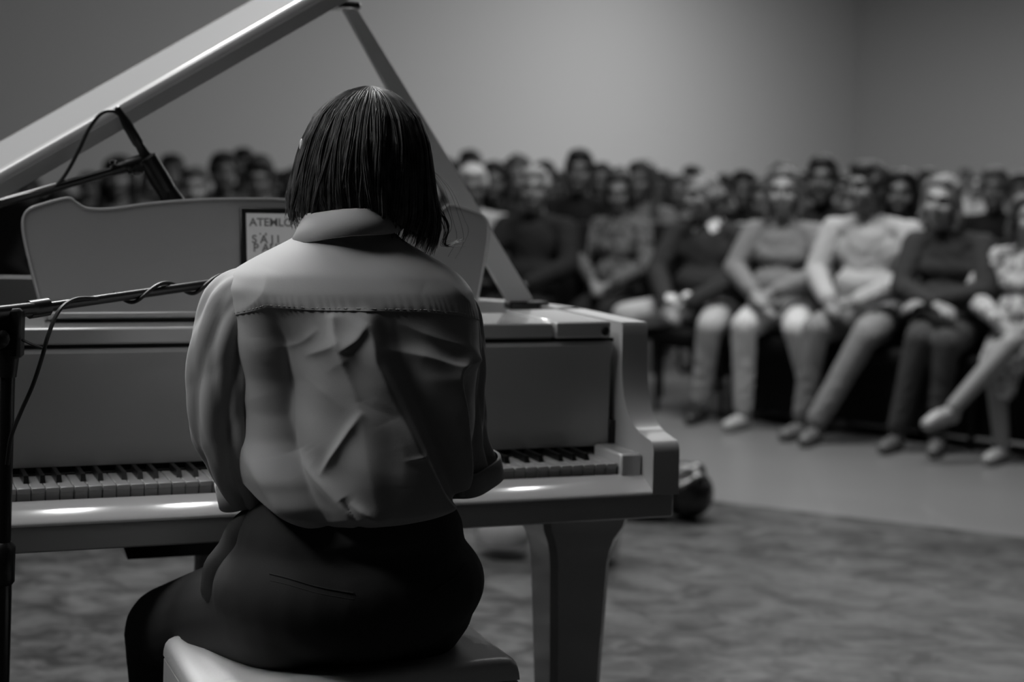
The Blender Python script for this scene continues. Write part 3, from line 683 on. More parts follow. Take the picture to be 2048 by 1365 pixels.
# hair: a bob made of locks over a shaped cap ------------------------------
M_HAIR = mat('dark_hair', .075, .45, spec=.4, vary=.65, vscale=45)
HZk = np.array([1.10, 1.15, 1.17, 1.20, 1.236, 1.28, 1.32, 1.36, 1.385, 1.40, 1.408])
HLk = np.array([-.098, -.098, -.099, -.099, -.096, -.088, -.077, -.059, -.036, -.012, .020])
HRk = np.array([.140, .145, .147, .147, .137, .128, .121, .106, .082, .058, .026])
HBk = np.array([-.060, -.062, -.070, -.078, -.084, -.088, -.084, -.066, -.044, -.020, .020])
HFk = np.array([.135, .140, .145, .15, .152, .150, .145, .130, .105, .075, .030])
def hair_pt(al, z, k=1.0):
    xl, xr, yb, yf = (np.interp(z, HZk, q) for q in (HLk, HRk, HBk, HFk))
    cx, a, cy, bb = (xl + xr) / 2, (xr - xl) / 2, (yb + yf) / 2, (yf - yb) / 2
    return np.stack([cx + a * k * np.sin(al), cy - bb * k * np.cos(al), z + 0 * al], -1)
def hair_bottom(al):      # back, sides; al=0 is the nape, +-pi the face
    x = np.sin(al)
    zb = np.interp(x, [-1, -.8, -.5, 0, .3, .6, .85, 1], [1.205, 1.203, 1.20, 1.195, 1.185, 1.170, 1.163, 1.168])
    k = np.clip((np.abs(al) - 1.95) / .45, 0, 1); k = k * k * (3 - 2 * k); return zb * (1 - k) + 1.335 * k      # hairline over the forehead
al = np.linspace(-math.pi, math.pi, 240); nz = 50; Gh = []
lock = lambda a, z: .0030 * np.sin(a * 22 + 4 * np.sin(z * 30)) + .0022 * np.sin(a * 41 - z * 60)
for i in range(nz):
    tq = i / (nz - 1); zb = hair_bottom(al); z = 1.4065 - (1.4065 - zb) * tq
    Gh.append(hair_pt(al, z, .965 + lock(al, z) * 6))
b = MB(); b.grid(np.array(Gh)); ins = np.array(Gh[-1]) * 1.0; mid = ins.mean(0); ins2 = mid + (ins - mid) * .8; ins2[:, 2] = ins[:, 2] + .02; b.grid(np.stack([ins, ins2])); hair = b.build('hair', M_HAIR, pian, True, 180)
b = MB()
NS = 2800
crown = np.array([.022, .03, 1.405])
for k in range(NS):
    clump = RNG.integers(0, 125); ac = -3.1 + 6.2 * (clump + .5) / 125; a0 = ac + RNG.normal(0, .022)
    side = 1 if ac > .08 else -1
    kk = .97 + .05 * RNG.random() + .014 * math.sin(clump * 12.9) - .12 * abs(a0 - ac); z1 = float(hair_bottom(np.array(a0))) + RNG.normal(0, .008) - .006 + .009 * math.sin(clump * 7.7); z0 = 1.407 - .055 * RNG.random() ** 2.5 * (RNG.random() < .4)
    n = 13; tq = np.linspace(0, 1, n); z = z0 + (z1 - z0) * (1 - np.cos(tq * math.pi * .5)) ** .92
    wv = .09 * math.sin(clump * 3.1) * np.sin(tq * 3.4) + .045 * np.sin(tq * 7 + clump * 2.3)
    aa = a0 + wv * tq + (.10 * side * np.sin(tq * math.pi) if abs(ac) < .9 else 0)
    kk2 = kk + .032 * np.sin(tq * 5 + clump * 1.7) * tq + .05 * np.clip((tq - .8) / .2, 0, 1) * math.sin(clump * 5.3) * (abs(ac) > .9) - .10 * np.clip((tq - .9) / .1, 0, 1) * (.3 + .7 * RNG.random())
    P = hair_pt(aa, z, 1.0); cxy = np.stack([np.full(n, .022), np.full(n, .035), z], -1); P = cxy + (P - cxy) * kk2[:, None]
    P[:, 2] += .003 * RNG.random() * (1 - tq)
    rr = (.0008 + .0009 * RNG.random()) * np.concatenate([[.5], np.ones(n - 3), [.7, .25]])
    b.tube(P, rr, 3, False)
# flick of longer strands beside the right cheek
for k in range(16):
    dx = RNG.normal(0, .004); P = catmull([(.118 + dx, .01, 1.27), (.137 + dx, 0, 1.22), (.148 + .4 * dx + .010 * RNG.random(), -.005, 1.185), (.140 + .010 * RNG.random(), -.01, 1.158 - .006 * RNG.random()), (.155 + .03 * RNG.random(), -.01, 1.150 + .018 * RNG.random())], 5)
    b.tube(P, np.linspace(.0009, .0003, len(P)), 3, False)
for dx, dz in ((.0, .0), (.012, -.004), (.02, .01)):
    P = catmull([(.116, .02, 1.29), (.150 + dx * .5, .01, 1.25), (.163 + dx, 0, 1.20), (.172 + dx, 0, 1.165 + dz), (.158 + dx, 0, 1.135 + dz)], 6); b.tube(P, .0004, 3, False)
for k in range(50):
    a0 = RNG.uniform(-1.7, 1.7); z = RNG.uniform(1.25, 1.405); p0 = hair_pt(np.array(a0), np.array(z), .99); p1 = hair_pt(np.array(a0 + RNG.normal(0, .1)), np.array(z - .03), 1.03); p2 = hair_pt(np.array(a0 + RNG.normal(0, .1)), np.array(z - .07), 1.01)
    b.tube([p0, p1, p2], .0003, 3, False)
o = b.build('hair_strands', M_HAIR, hair, True, 180); o['kind'] = 'stuff'
b = MB(); b.ell((-.0795, .055, 1.308), (.0035, .006, .014), None, 10, 8); b.build('hair_clip', mat('pearl', .75, .2), hair)
# ------------------------------------------------------------------ microphone stands
def mic_shapes(t, L=.17, r=.012, head=.0):
    b = MB(); b.lathe([(.002, 0), (r * .7, 0), (r * .75, L * .25), (r, L * .3), (r * 1.15, L * .62), (r * 1.5, L * .66), (r * 1.75, L * .74), (r * 1.75, L * .95), (r * 1.3, L), (.002, L * 1.01)], seg=18); b.build('microphone_body', M_BLACK, t)
def orient(o, p, q):
    d = Vector(q) - Vector(p); o.location = p; o.rotation_euler = d.to_track_quat('Z', 'Y').to_euler()
# stand beside the pianist
D1 = 2.70
s1 = tag(empty('microphone_stand', (at(17, 700, D1).x, D1, 0)), 'black boom microphone stand at the near end of the keyboard, cable wound round its arm', 'microphone stand')
o0 = Vector(s1.location)
def rel(p): return tuple(Vector(p) - o0)
jt = at(14, 660, D1)
b = MB(); b.tube([(0, 0, .03), (0, 0, .62)], .0150, 14); b.tube([(0, 0, .60), (0, 0, jt.z - .02)], .0115, 14); b.build('pole', M_BLKMET, s1)
b = MB(); b.lathe([(.0150, .60), (.019, .605), (.019, .66), (.0125, .668)], seg=16); b.build('height_clutch', M_BLACK, s1)
b = MB(); b.lathe([(.002, 0), (.125, 0), (.125, .012), (.10, .02), (.02, .032), (.018, .05), (.002, .05)], seg=32); b.build('round_base', M_BLKMET, s1)
b = MB(); b.box(-.022, .022, -.016, .016, jt.z - o0.z - .045, jt.z - o0.z + .035, .005); b.tube([(0, 0, jt.z - .075), (0, 0, jt.z - .03)], [.014, .019], 12); jb = b.build('swivel_joint', M_BLACK, s1)
b = MB(); b.lathe([(.004, 0), (.014, .002), (.016, .012), (.010, .02), (.002, .022)], seg=12); kn_ = b.build('clamp_knob', M_BLACK, jb); kn_.location = (-.006, -.016, jt.z - .012); kn_.rotation_euler = (math.pi / 2, 0, 0)
p0, p1, p2 = at(-90, 636, 2.62), at(78, 617, 2.74), at(560, 548, 3.06)
b = MB(); b.tube([rel(p0), rel(p1)], .0115, 12); b.tube([rel(at(58, 620, 2.73)), rel(at(96, 614, 2.755))], .0150, 12); b.tube([rel(p1), rel(p2)], .0080, 12); b.build('boom_arm', M_BLKMET, s1)
b = MB(); wr_ = []
for i in range(60):
    tt = i / 59; c = Vector(p1).lerp(Vector(p2), .28 + .50 * tt); a = tt * 2 * math.pi * 2.0 + 2.6; wr_.append(tuple(c - o0 + Vector((0, -.013 * math.cos(a), .0125 * math.sin(a)))))
b.tube(wr_, .0034, 8)
b.tube(catmull([rel(p) for p in (at(195, 597, 2.80), at(150, 599, 2.76), at(118, 622, 2.71), at(96, 672, 2.69), at(85, 712, 2.69), at(66, 770, 2.685), at(42, 824, 2.68), at(22, 875, 2.67), at(14, 930, 2.67))], 8), .0034, 8)
b.tube(catmull([rel(p) for p in (at(44, 680, 2.69), at(66, 690, 2.685), at(84, 697, 2.685))], 5), .0022, 6); b.build('cable', M_CABLE, s1)
mt = tag(empty('microphone'), 'black vocal microphone on the boom arm in front of the pianist', 'microphone'); orient(mt, p2 + Vector((-.01, 0, .012)), p2 + Vector((-.01, 0, .012)) + Vector((.16, -.03, .075))); mic_shapes(mt)
# stand whose boom reaches over the strings
pb0, pb1 = at(-520, 556, 2.95), at(268, 330, 3.235)
s2 = tag(empty('microphone_stand', (pb0.x, pb0.y, 0)), 'black boom arm reaching over the open piano strings, behind the music desk', 'microphone stand')
o0 = Vector(s2.location)
b = MB(); b.tube([(0, 0, .03), (0, 0, pb0.z)], .012, 12); b.build('pole', M_BLKMET, s2)
b = MB(); b.lathe([(.002, 0), (.125, 0), (.125, .012), (.10, .02), (.02, .032), (.018, .05), (.002, .05)], seg=32); b.build('round_base', M_BLKMET, s2)
b = MB(); b.tube([rel(pb0 + (pb0 - pb1) * .15), rel(at(225, 342, 3.22))], .0085, 12); b.build('boom_arm', M_BLKMET, s2)
b = MB(); b.box(-.02, .02, -.02, .02, pb0.z - .04, pb0.z + .02, .005); b.build('swivel_joint', M_BLACK, s2)
b = MB(); b.tube([rel(at(222, 342, 3.22)), rel(at(258, 331, 3.235))], [.0105, .0125], 12); b.tube([rel(at(252, 334, 3.23)), rel(at(285, 324, 3.24))], .0155, 12); b.build('clip_mount', M_BLACK, s2)
b = MB(); b.lathe([(.003, 0), (.010, 0), (.010, .006), (.003, .008)], seg=10); c_ = b.build('clip_screw', M_CHROME, s2); c_.location = rel(at(276, 340, 3.21)); c_.rotation_euler = (math.pi / 2, 0, 0)
b = MB(); b.lathe([(.003, 0), (.008, 0), (.008, .006), (.003, .008)], seg=10); c_ = b.build('clip_screw', M_CHROME, s2); c_.location = rel(at(227, 328, 3.21)); c_.rotation_euler = (0, 0, 0)
ma, mbp = at(252, 245, 3.22), at(368, 440, 3.27)
mt = tag(empty('microphone', ma), 'long black microphone in a clip pointing down into the open piano', 'microphone'); L_ = (mbp - ma).length
orient(mt, ma, mbp)
b = MB(); b.lathe([(.002, 0), (.0095, 0), (.0105, .03), (.0105, .045), (.0085, .05), (.010, .07), (.0135, .085), (.0145, L_ * .55), (.019, L_ * .72), (.0215, L_ * .80), (.0215, L_ * .97), (.015, L_), (.002, L_)], seg=20); b.build('microphone_body', M_BLACK, mt)
b = MB(); b.lathe([(.0120, .075), (.0185, .078), (.0195, .12), (.0185, .155), (.0140, .158)], seg=16); b.build('microphone_clip', M_BLACK, mt)
b = MB(); b.lathe([(.002, -.035), (.0050, -.033), (.0065, -.02), (.0095, 0), (.0105, .012)], seg=14); b.build('cable_plug', M_BLACK, mt)
Mi = (Matrix.Translation(mt.location) @ mt.rotation_euler.to_matrix().to_4x4()).inverted()
cp = [Mi @ p for p in (at(243, 232, 3.215), at(225, 222, 3.21), at(202, 228, 3.205), at(178, 258, 3.20), at(158, 300, 3.19), at(138, 338, 3.185), at(118, 366, 3.175), at(100, 378, 3.165), at(60, 388, 3.15), at(0, 404, 3.12))]
b = MB(); b.tube(catmull([tuple(p) for p in cp], 7), .0036, 8); b.build('cable', M_CABLE, mt)
# ------------------------------------------------------------------ glass vases and dark bag on the floor beyond the piano
M_GLASS = glass('clear_glass')
def vase(px, py, r, h, label):
    p = floor_at(px, py); p.y += r * .9
    v = tag(empty('glass_vase', (p.x, p.y, 0)), label, 'vase')
    prof = [(.002, .0), (r * .80, .0), (r * .93, .02), (r, .05), (r, h * .9), (r * 1.03, h), (r * .99, h), (r * .955, h * .9), (r * .955, .06), (r * .85, .032), (.002, .030)]
    b = MB(); b.lathe(prof, seg=36); b.build('glass_wall', M_GLASS, v)
    b = MB(); b.lathe([(.002, .033), (r * .86, .045), (r * .90, .06), (r * .90, h * .80), (r * .84, h * .84), (.002, h * .83)], seg=24); wx = mat('white_wax', .88, .4); wp = wx.node_tree.nodes['Principled BSDF']; wp.inputs['Subsurface Weight'].default_value = .9; wp.inputs['Subsurface Radius'].default_value = (1, 1, 1); wp.inputs['Subsurface Scale'].default_value = .08; b.build('candle', wx, v)
    b = MB(); b.tube([(0, 0, h * .82), (.002, 0, h * .87)], .0018, 6); b.build('wick', M_BLACK, v)
vase(1005, 1122, .095, .20, 'wide clear glass candle vase on the floor beyond the piano, the one nearer the pianist')
vase(1160, 1140, .140, .26, 'larger clear glass candle vase on the floor half hidden by the piano leg')
pb = floor_at(1398, 1052)
bag = tag(empty('bag', (pb.x - .03, pb.y + .13, 0)), 'crumpled black glossy bag on the floor beside the treble end of the piano', 'bag')
b = MB(); rnd = random.Random(3)
b.ell((0, 0, .095), (.10, .12, .095)); b.ell((-.16, .02, .07), (.14, .12, .07)); b.ell((-.34, .03, .05), (.13, .11, .05))
for k in range(26):
    a = rnd.uniform(0, 6.28); e = rnd.uniform(.1, 1.4); b.ell((.09 * math.cos(a) * math.cos(e), .10 * math.sin(a) * math.cos(e), .095 + .085 * math.sin(e)), (rnd.uniform(.015, .04),) * 3, None, 8, 6)
link('bag_body', remesh(b, .010, 3, 'bag_body'), mat('black_vinyl', .012, .22, .4, bump='noise', scale=25, strength=.5, dist=.02), bag)
b = MB(); b.tube(catmull([(-.06, -.06, .15), (-.03, -.05, .185), (.03, -.04, .19), (.06, -.03, .16)], 6), .008, 8); b.build('bag_handle', mat('grey_webbing', .22, .5), bag)
# ------------------------------------------------------------------ audience chairs
M_SEAT = mat('black_upholstery', .008, .8, spec=.2); M_SEATB = mat('black_panel', .006, .6, spec=.2)
def chair_meshes():
    d = {}
    b = MB(); b.box(-.235, .235, -.23, .24, .385, .455, .018); d['seat'] = b.mesh('seat')
    b = MB(); b.prism([(-.20, .40), (-.235, .42), (-.305, .98), (-.290, 1.0), (-.26, .995), (-.20, .47)], 0, -.228, .228); d['backrest'] = b.mesh('backrest')
    b = MB(); b.tube([(0, 0, 0), (0, 0, .40)], [.013, .016], 8); d['leg'] = b.mesh('leg')
    b = MB(); b.box(-.205, .205, -.19, -.17, .02, .36, .004); b.box(-.205, .205, .12, .14, .06, .36, .004); d['dark_filler'] = b.mesh('dark_filler')
    b = MB(); b.box(-.222, .222, -.215, .215, .355, .388, .004); d['seat_frame'] = b.mesh('seat_frame')
    return d
CH = chair_meshes()
def chair(x, y, rz, label, grp='black upholstered audience chairs', panel=False):
    c = tag(empty('audience_chair', (x, y, HALL_Z), rz), label, 'chair', grp)
    for k in ('seat', 'backrest', 'seat_frame'): link(k, CH[k], M_SEAT if k != 'seat_frame' else M_SEATB, c)
    if panel: link('dark_filler', CH['dark_filler'], M_SEATB, c)  # added sheets that stand for the darkness under the seat
    for sx_, sy_ in ((-1, -1), (1, -1), (1, 1), (-1, 1)): o = link('leg', CH['leg'], M_SEATB, c); o.location = (sx_ * .20, sy_ * .195, 0)
    return c
# ------------------------------------------------------------------ audience figures
def hair_mesh(style, Hm, vox):
    h = MB()
    if style == 'bald':
        for s_ in (-1, 1): h.ell((s_ * .066, -.025, .005), (.016, .055, .035))
        h.ell((0, -.09, .0), (.06, .022, .04))
    elif style == 'short':
        h.ell((0, -.020, .045), (.081, .095, .080)); h.ell((0, .035, .092), (.062, .045, .030)); h.ell((0, -.055, -.005), (.074, .055, .06))
        for s_ in (-1, 1): h.ell((s_ * .070, -.005, .030), (.016, .05, .035))
    elif style == 'curly':
        rr = random.Random(11)
        h.ell((0, -.03, .05), (.085, .095, .085))
        for k in range(60):
            a, e = rr.uniform(0, 6.28), rr.uniform(-.3, 1.5); p = (.088 * math.cos(a) * math.cos(e), -.025 + .095 * math.sin(a) * math.cos(e), .045 + .09 * math.sin(e))
            if p[1] < .05 or p[2] > .09: h.ell(p, rr.uniform(.014, .024), None, 8, 6)
    elif style == 'bun':
        h.ell((0, -.020, .045), (.080, .094, .078)); h.ell((0, -.055, -.005), (.073, .05, .055)); h.ell((0, -.125, .04), (.04, .035, .04)); h.ell((0, .04, .088), (.06, .04, .026))
    elif style == 'bob':
        h.ell((0, -.028, .046), (.081, .094, .080)); h.ell((0, .025, .094), (.058, .046, .026))
        for s_ in (-1, 1): h.chain([(s_ * .062, .025, .08), (s_ * .076, .005, .0), (s_ * .084, -.005, -.065), (s_ * .074, .010, -.105)], [.020, .018, .024, .012])
        h.ell((0, -.070, -.04), (.085, .045, .085))
    elif style == 'long':
        h.ell((0, -.025, .048), (.086, .097, .082)); h.ell((0, .030, .096), (.062, .046, .028))
        for s_ in (-1, 1): h.chain([(s_ * .062, .025, .08), (s_ * .078, .0, .0), (s_ * .086, .0, -.09), (s_ * .088, .020, -.17), (s_ * .080, .035, -.24)], [.020, .020, .026, .026, .012])
        h.ell((0, -.080, -.08), (.095, .045, .15))
    b = MB(); xf(b, h, Hm); return wrinkle(remesh(b, vox * .8, 3, 'hair'), .006 if style != 'bald' else .001, 3.)
def figure(vox, head=(0, 0, 0), head_pos=(0, .02, 1.185), lean=0., shoulders=.185, female=False, legs=None, arms=None, hair='short', beard=False, skirt=False, bulk=1., tuck=0., finger_s=1.):
    """a seated figure facing +y, hips over the origin; returns meshes"""
    Hm = head_matrix(Vector(head_pos) - Vector((0, 0, .018)), *head, 1.13)
    lean_y = lean
    hipz = .555; sh = shoulders * (.93 if female else 1.)
    legs = legs or {-1: [(-.10, .43, .50), (-.11, .40, .09)], 1: [(.10, .43, .50), (.11, .42, .09)]}
    arms = arms or {-1: [(-.25, .09, .76), (-.07, .30, .655)], 1: [(.25, .09, .76), (.05, .31, .665)]}
    nb = Vector((head_pos[0] * .5, head_pos[1] * .5 - .03, 1.012)); shz = .968
    def torso(b, k):
        b.chain([(0, 0, hipz + .03), (0, lean_y * .3 - .01, .74), (0, lean_y * .7 - .02, .90), tuple(nb - Vector((0, 0, .09)))], [.125 * k * bulk, .115 * k * bulk, .12 * k * bulk, .085 * k])
        b.ell((0, lean_y * .7 - .015, .86), (.155 * k * bulk, .105 * k * bulk, .145)); b.ell((0, lean_y * .35, .70), (.150 * k * bulk, .115 * k * bulk, .12))
        b.chain([(-sh + .02, nb.y, shz), (0, nb.y, shz + .025), (sh - .02, nb.y, shz)], [.050 * k, .058 * k, .050 * k])
        if female:
            b.ell((0, lean_y * .7 + .055, .845), (.125 * k, .065 * k, .065 * k))
    def arm(b, s_, r0, upto=1.):
        e, wv = arms[s_]; S = (s_ * sh, nb.y, shz - .01); b.chain([S, e, tuple(Vector(e).lerp(Vector(wv), upto))], [r0 * 1.12, r0 * .95, r0 * .72])
    body = MB(); xf(body, head_shapes(female, beard), Hm); body.chain([tuple(nb), tuple(Hm @ Vector((0, -.025, -.06)))], [.060, .052]); torso(body, .92)
    body.ell((0, -.01, hipz), (.16, .12, .095))
    top = MB(); torso(top, 1.10); top.ell((0, .01, .61), (.180 * bulk, .150 * bulk, .075)); top.ell((0, .02, .70), (.170 * bulk, .135 * bulk, .11)); top.tube([tuple(nb - Vector((0, 0, .03))), tuple(nb + Vector((0, .005, .035)))], [.085, .066], 16)
    tr = MB(); tr.ell((0, -.005, hipz), (.178 * bulk, .142, .105)); sho = {-1: MB(), 1: MB()}
    for s_ in (-1, 1):
        arm(body, s_, .041); arm(top, s_, .062, .93)
        e, wv = Vector(arms[s_][0]), Vector(arms[s_][1]); dv = wv - e; hand(body, wv, (dv.x, dv.y, dv.z * .4 - .02), (0, .25, 1), -s_, finger_s, .42)
        k, a = Vector(legs[s_][0]), Vector(legs[s_][1]); toe = Vector(legs[s_][2]) if len(legs[s_]) > 2 else a + Vector((.02 * s_, .16, -.055))
        body.chain([(s_ * .09, 0, hipz), k, a], [.078, .054, .037]); body.chain([a, a + (toe - a) * .1 + Vector((0, -.03, -.045)), toe], [.037, .034, .026])
        if not skirt: tr.cap((s_ * .092, 0, hipz), k, .096, .070, 14); tr.cap(k, a + (k - a) * .06, .068, .050, 14)
        heel = a + Vector((0, -.03, -.05)) if len(legs[s_]) < 3 else a + (a - k).normalized() * .045
        sho[s_].chain([heel, (heel + toe) * .5 + Vector((0, 0, .006)), toe], [.036, .038, .031])
    if skirt:
        k0, k1 = Vector(legs[-1][0]), Vector(legs[1][0]); tr.chain([(-.09, 0, hipz), tuple(k0 * .9)], [.10, .088], 14); tr.chain([(.09, 0, hipz), tuple(k1 * .9)], [.10, .088], 14); tr.chain([(0, .05, hipz), tuple((k0 + k1) * .44)], [.10, .09], 14)
        tr.chain([tuple((k0 + k1) * .45), tuple((k0 + k1) * .48 + Vector((0, .0, -.17)))], [.085, .06], 14)
    out = {}
    me = remesh(body, vox, 4, 'body'); slots(me, 3); paint_head(me, Hm); out['body'] = me
    out['top'] = wrinkle(remesh(top, vox * 1.1, 6, 'top'), .006, head_pos[0] * 50 + shoulders * 9); out['legwear'] = wrinkle(remesh(tr, vox * 1.25, 6, 'trousers'), .004, bulk * 5); out['shoe'] = remesh(sho[-1], vox, 3, 'shoe'); out['shoe2'] = remesh(sho[1], vox, 3, 'shoe')
    if hair: out['hair'] = hair_mesh(hair, Hm, vox)
    if beard:
        hb = MB(); hb.ell((0, .045, -.070), (.056, .050, .040)); hb.ell((0, .075, -.095), (.03, .028, .03)); hb.ell((0, .094, -.037), (.026, .010, .007))
        for s_ in (-1, 1): hb.chain([(s_ * .068, .015, .0), (s_ * .060, .035, -.055)], [.012, .02])
        bb = MB(); xf(bb, hb, Hm); out['beard'] = remesh(bb, vox, 2, 'beard')
    for k_ in out: slots(out[k_], 1)
    return out
def fabric(g): return mat('fabric_%03d' % round(g * 1000), g, .9, bump='noise', scale=120, strength=.15, dist=.004, spec=.2)
def hairmat(g): return mat('hair_%03d' % round(g * 1000), g, .5, bump='noise', scale=160, strength=.5, dist=.006, spec=.35)
def skinmat(g): return mat('skin_%03d' % round(g * 1000), g, .5)
def shoemat(g): return mat('shoe_%03d' % round(g * 1000), g, .4)
def place(fm, loc, rz, s, label, cols, group=None, leg_name='trousers'):
    p = tag(empty('person', (loc[0], loc[1], HALL_Z), rz), label, 'person', group); p.scale = (s[0], s[0], s[1])
    for k, me in fm.items():
        nm = leg_name if k == 'legwear' else {'top': 'upper_garment', 'shoe2': 'shoe'}.get(k, k); o = link(nm, me, None, p)
        if k == 'body': setmats(o, skinmat(cols.get('skin', .30) * .8), M_FEAT, M_LIP)
        elif k == 'top': setmats(o, cols['topmat'] if 'topmat' in cols else fabric(cols['top']))
        elif k == 'legwear': setmats(o, cols['legmat'] if 'legmat' in cols else fabric(cols['leg']))
        elif k.startswith('shoe'): setmats(o, shoemat(cols.get('shoe', .02)))
        elif k in ('hair', 'beard'): setmats(o, hairmat(cols['hair']))
    return p
def patterned(name, lo, hi, sc_):
    m = bpy.data.materials.new(name); m.use_nodes = True; nt = m.node_tree; bs = nt.nodes['Principled BSDF']; bs.inputs['Roughness'].default_value = .9
    tc = nt.nodes.new('ShaderNodeTexCoord'); v = nt.nodes.new('ShaderNodeTexVoronoi'); v.inputs['Scale'].default_value = sc_; nt.links.new(tc.outputs['Object'], v.inputs['Vector'])
    r = nt.nodes.new('ShaderNodeValToRGB'); r.color_ramp.elements[0].position = .3; r.color_ramp.elements[1].position = .55
    r.color_ramp.elements[0].color = (lo, lo, lo, 1); r.color_ramp.elements[1].color = (hi, hi, hi, 1); nt.links.new(v.outputs['Distance'], r.inputs['Fac']); nt.links.new(r.outputs['Color'], bs.inputs['Base Color']); return m
def horizon(px): return PPY + math.tan(ROLL) * (px - PPX)
def spot_for(px, ytop, d, base_h=1.300):
    """floor position, and body scale so that the crown reaches the height seen in the photograph"""
    p = at(px, ytop, d); return (p.x, p.y), (p.z - HALL_Z) / base_h
FACE = math.radians(143.6)
# front row, right of the piano: individually posed
R = {}
fm = figure(.0085, head=(-.45, -.12, .05), head_pos=(.02, .05, 1.185), hair='bald', bulk=1.05, shoulders=.19,
            legs={-1: [(-.20, .42, .50), (-.13, .36, .085)], 1: [(.33, .32, .52), (.27, .30, .085)]},
            arms={-1: [(-.25, .10, .76), (-.03, .38, .60)], 1: [(.25, .12, .76), (.04, .40, .58)]})
xy, s = spot_for(1422, 345, 9.28); R['P1'] = place(fm, xy, FACE + .1, (1.02, s), 'older man in dark sweater and white trousers in the front row, hands clasped between knees', dict(skin=.16, top=.028, leg=.36, hair=.20, shoe=.02))
b = MB(); b.tube([(0, -.03, .995), (0, .0, 1.04)], [.084, .068], 20, False)
for s_ in (-1, 1): b.add([(s_ * .012, .070, 1.025), (s_ * .062, .035, 1.055), (s_ * .095, .03, 1.005), (s_ * .050, .092, .975), (s_ * .014, .062, 1.02), (s_ * .062, .027, 1.05), (s_ * .095, .022, 1.0), (s_ * .050, .084, .970)], [(0, 1, 2, 3), (7, 6, 5, 4), (0, 4, 5, 1), (1, 5, 6, 2), (2, 6, 7, 3), (3, 7, 4, 0)])
b.build('shirt_collar', fabric(.60), R['P1'])
b = MB(); b.tube([(-.05, .33, .635), (-.035, .365, .612)], [.044, .042], 14); b.tube([(.055, .345, .62), (.045, .385, .592)], [.044, .042], 14); b.build('shirt_cuff', fabric(.60), R['P1'])
fm = figure(.0085, head=(.25, -.02, 0), head_pos=(0, .03, 1.185), female=True, hair='bob', bulk=1.02,
            legs={-1: [(-.23, .41, .51), (-.29, .34, .19), (-.27, .44, .12)], 1: [(.04, .44, .51), (.05, .39, .085)]},
            arms={-1: [(-.25, .08, .77), (-.06, .30, .68)], 1: [(.24, .09, .77), (.03, .33, .67)]})
xy, s = spot_for(1572, 336, 8.99); place(fm, xy, FACE + .12, (1.0, s), 'woman in light knit top and white trousers, shoulder-length hair, seated in the front row', dict(skin=.24, top=.18, leg=.48, hair=.10, shoe=.35))
fm = figure(.0085, head=(-.35, -.05, 0), head_pos=(.01, .04, 1.185), hair='short', bulk=1.05, shoulders=.20,
            legs={-1: [(-.15, .42, .50), (.05, .52, .085)], 1: [(.09, .44, .51), (.15, .43, .085)]},
            arms={-1: [(-.25, .11, .75), (-.05, .31, .64)], 1: [(.25, .09, .76), (.07, .34, .64)]})
xy, s = spot_for(1746, 324, 8.70); R['P3'] = place(fm, xy, FACE + .05, (1.04, s), 'man in pale open-necked shirt leaning forward in the front row, dark short hair, hands together', dict(skin=.14, top=.37, leg=.20, hair=.02, shoe=.12))
b = MB()
for s_ in (-1, 1): b.add([(s_ * .014, .062, 1.015), (s_ * .064, .032, 1.055), (s_ * .092, .025, 1.01), (s_ * .048, .080, .965), (s_ * .016, .055, 1.01), (s_ * .064, .025, 1.05), (s_ * .092, .018, 1.005), (s_ * .048, .073, .960)], [(0, 1, 2, 3), (7, 6, 5, 4), (0, 4, 5, 1), (1, 5, 6, 2), (2, 6, 7, 3), (3, 7, 4, 0)])
b.build('shirt_collar', fabric(.42), R['P3'])
fm = figure(.0085, head=(-.05, -.08, -.10), head_pos=(.03, .05, 1.185), female=True, hair='bob', bulk=1.0,
            legs={-1: [(-.10, .43, .52), (-.06, .40, .085)], 1: [(.03, .44, .53), (.13, .43, .085)]},
            arms={-1: [(-.215, .13, .75), (.02, .30, .70)], 1: [(.205, .14, .75), (-.02, .34, .69)]})
xy, s = spot_for(1902, 352, 8.42); place(fm, xy, FACE + .15, (.98, s), 'fair-haired woman in dark jacket in the front row, arms folded across her lap', dict(skin=.30, top=.032, leg=.05, hair=.17, shoe=.10))
fm = figure(.0085, head=(.55, -.05, 0), head_pos=(.0, .03, 1.185), female=True, hair='bob', skirt=True,
            legs={-1: [(-.02, .43, .58), (.20, .57, .27), (.29, .68, .19)], 1: [(.06, .41, .51), (.02, .40, .085)]})
xy, s = spot_for(2064, 388, 8.20); place(fm, xy, FACE + .12, (1.0, s), 'woman in pale patterned dress at the end of the front row with bare legs crossed', dict(skin=.30, topmat=patterned('flower_print', .10, .42, 28), legmat=MATS.get('x') or patterned('flower_print_skirt', .10, .42, 28), hair=.05, shoe=.30), leg_name='skirt')
for px, d, lab in ((1422, 9.28, 'dark sweater man'), (1572, 8.99, 'light knit top woman'), (1746, 8.70, 'pale shirt man'), (1902, 8.42, 'fair-haired woman in the dark jacket'), (2064, 8.20, 'woman in the patterned dress')):
    p = at(px, 500, d); chair(p.x, p.y, FACE, 'black audience chair under the ' + lab, panel=px > 1500)
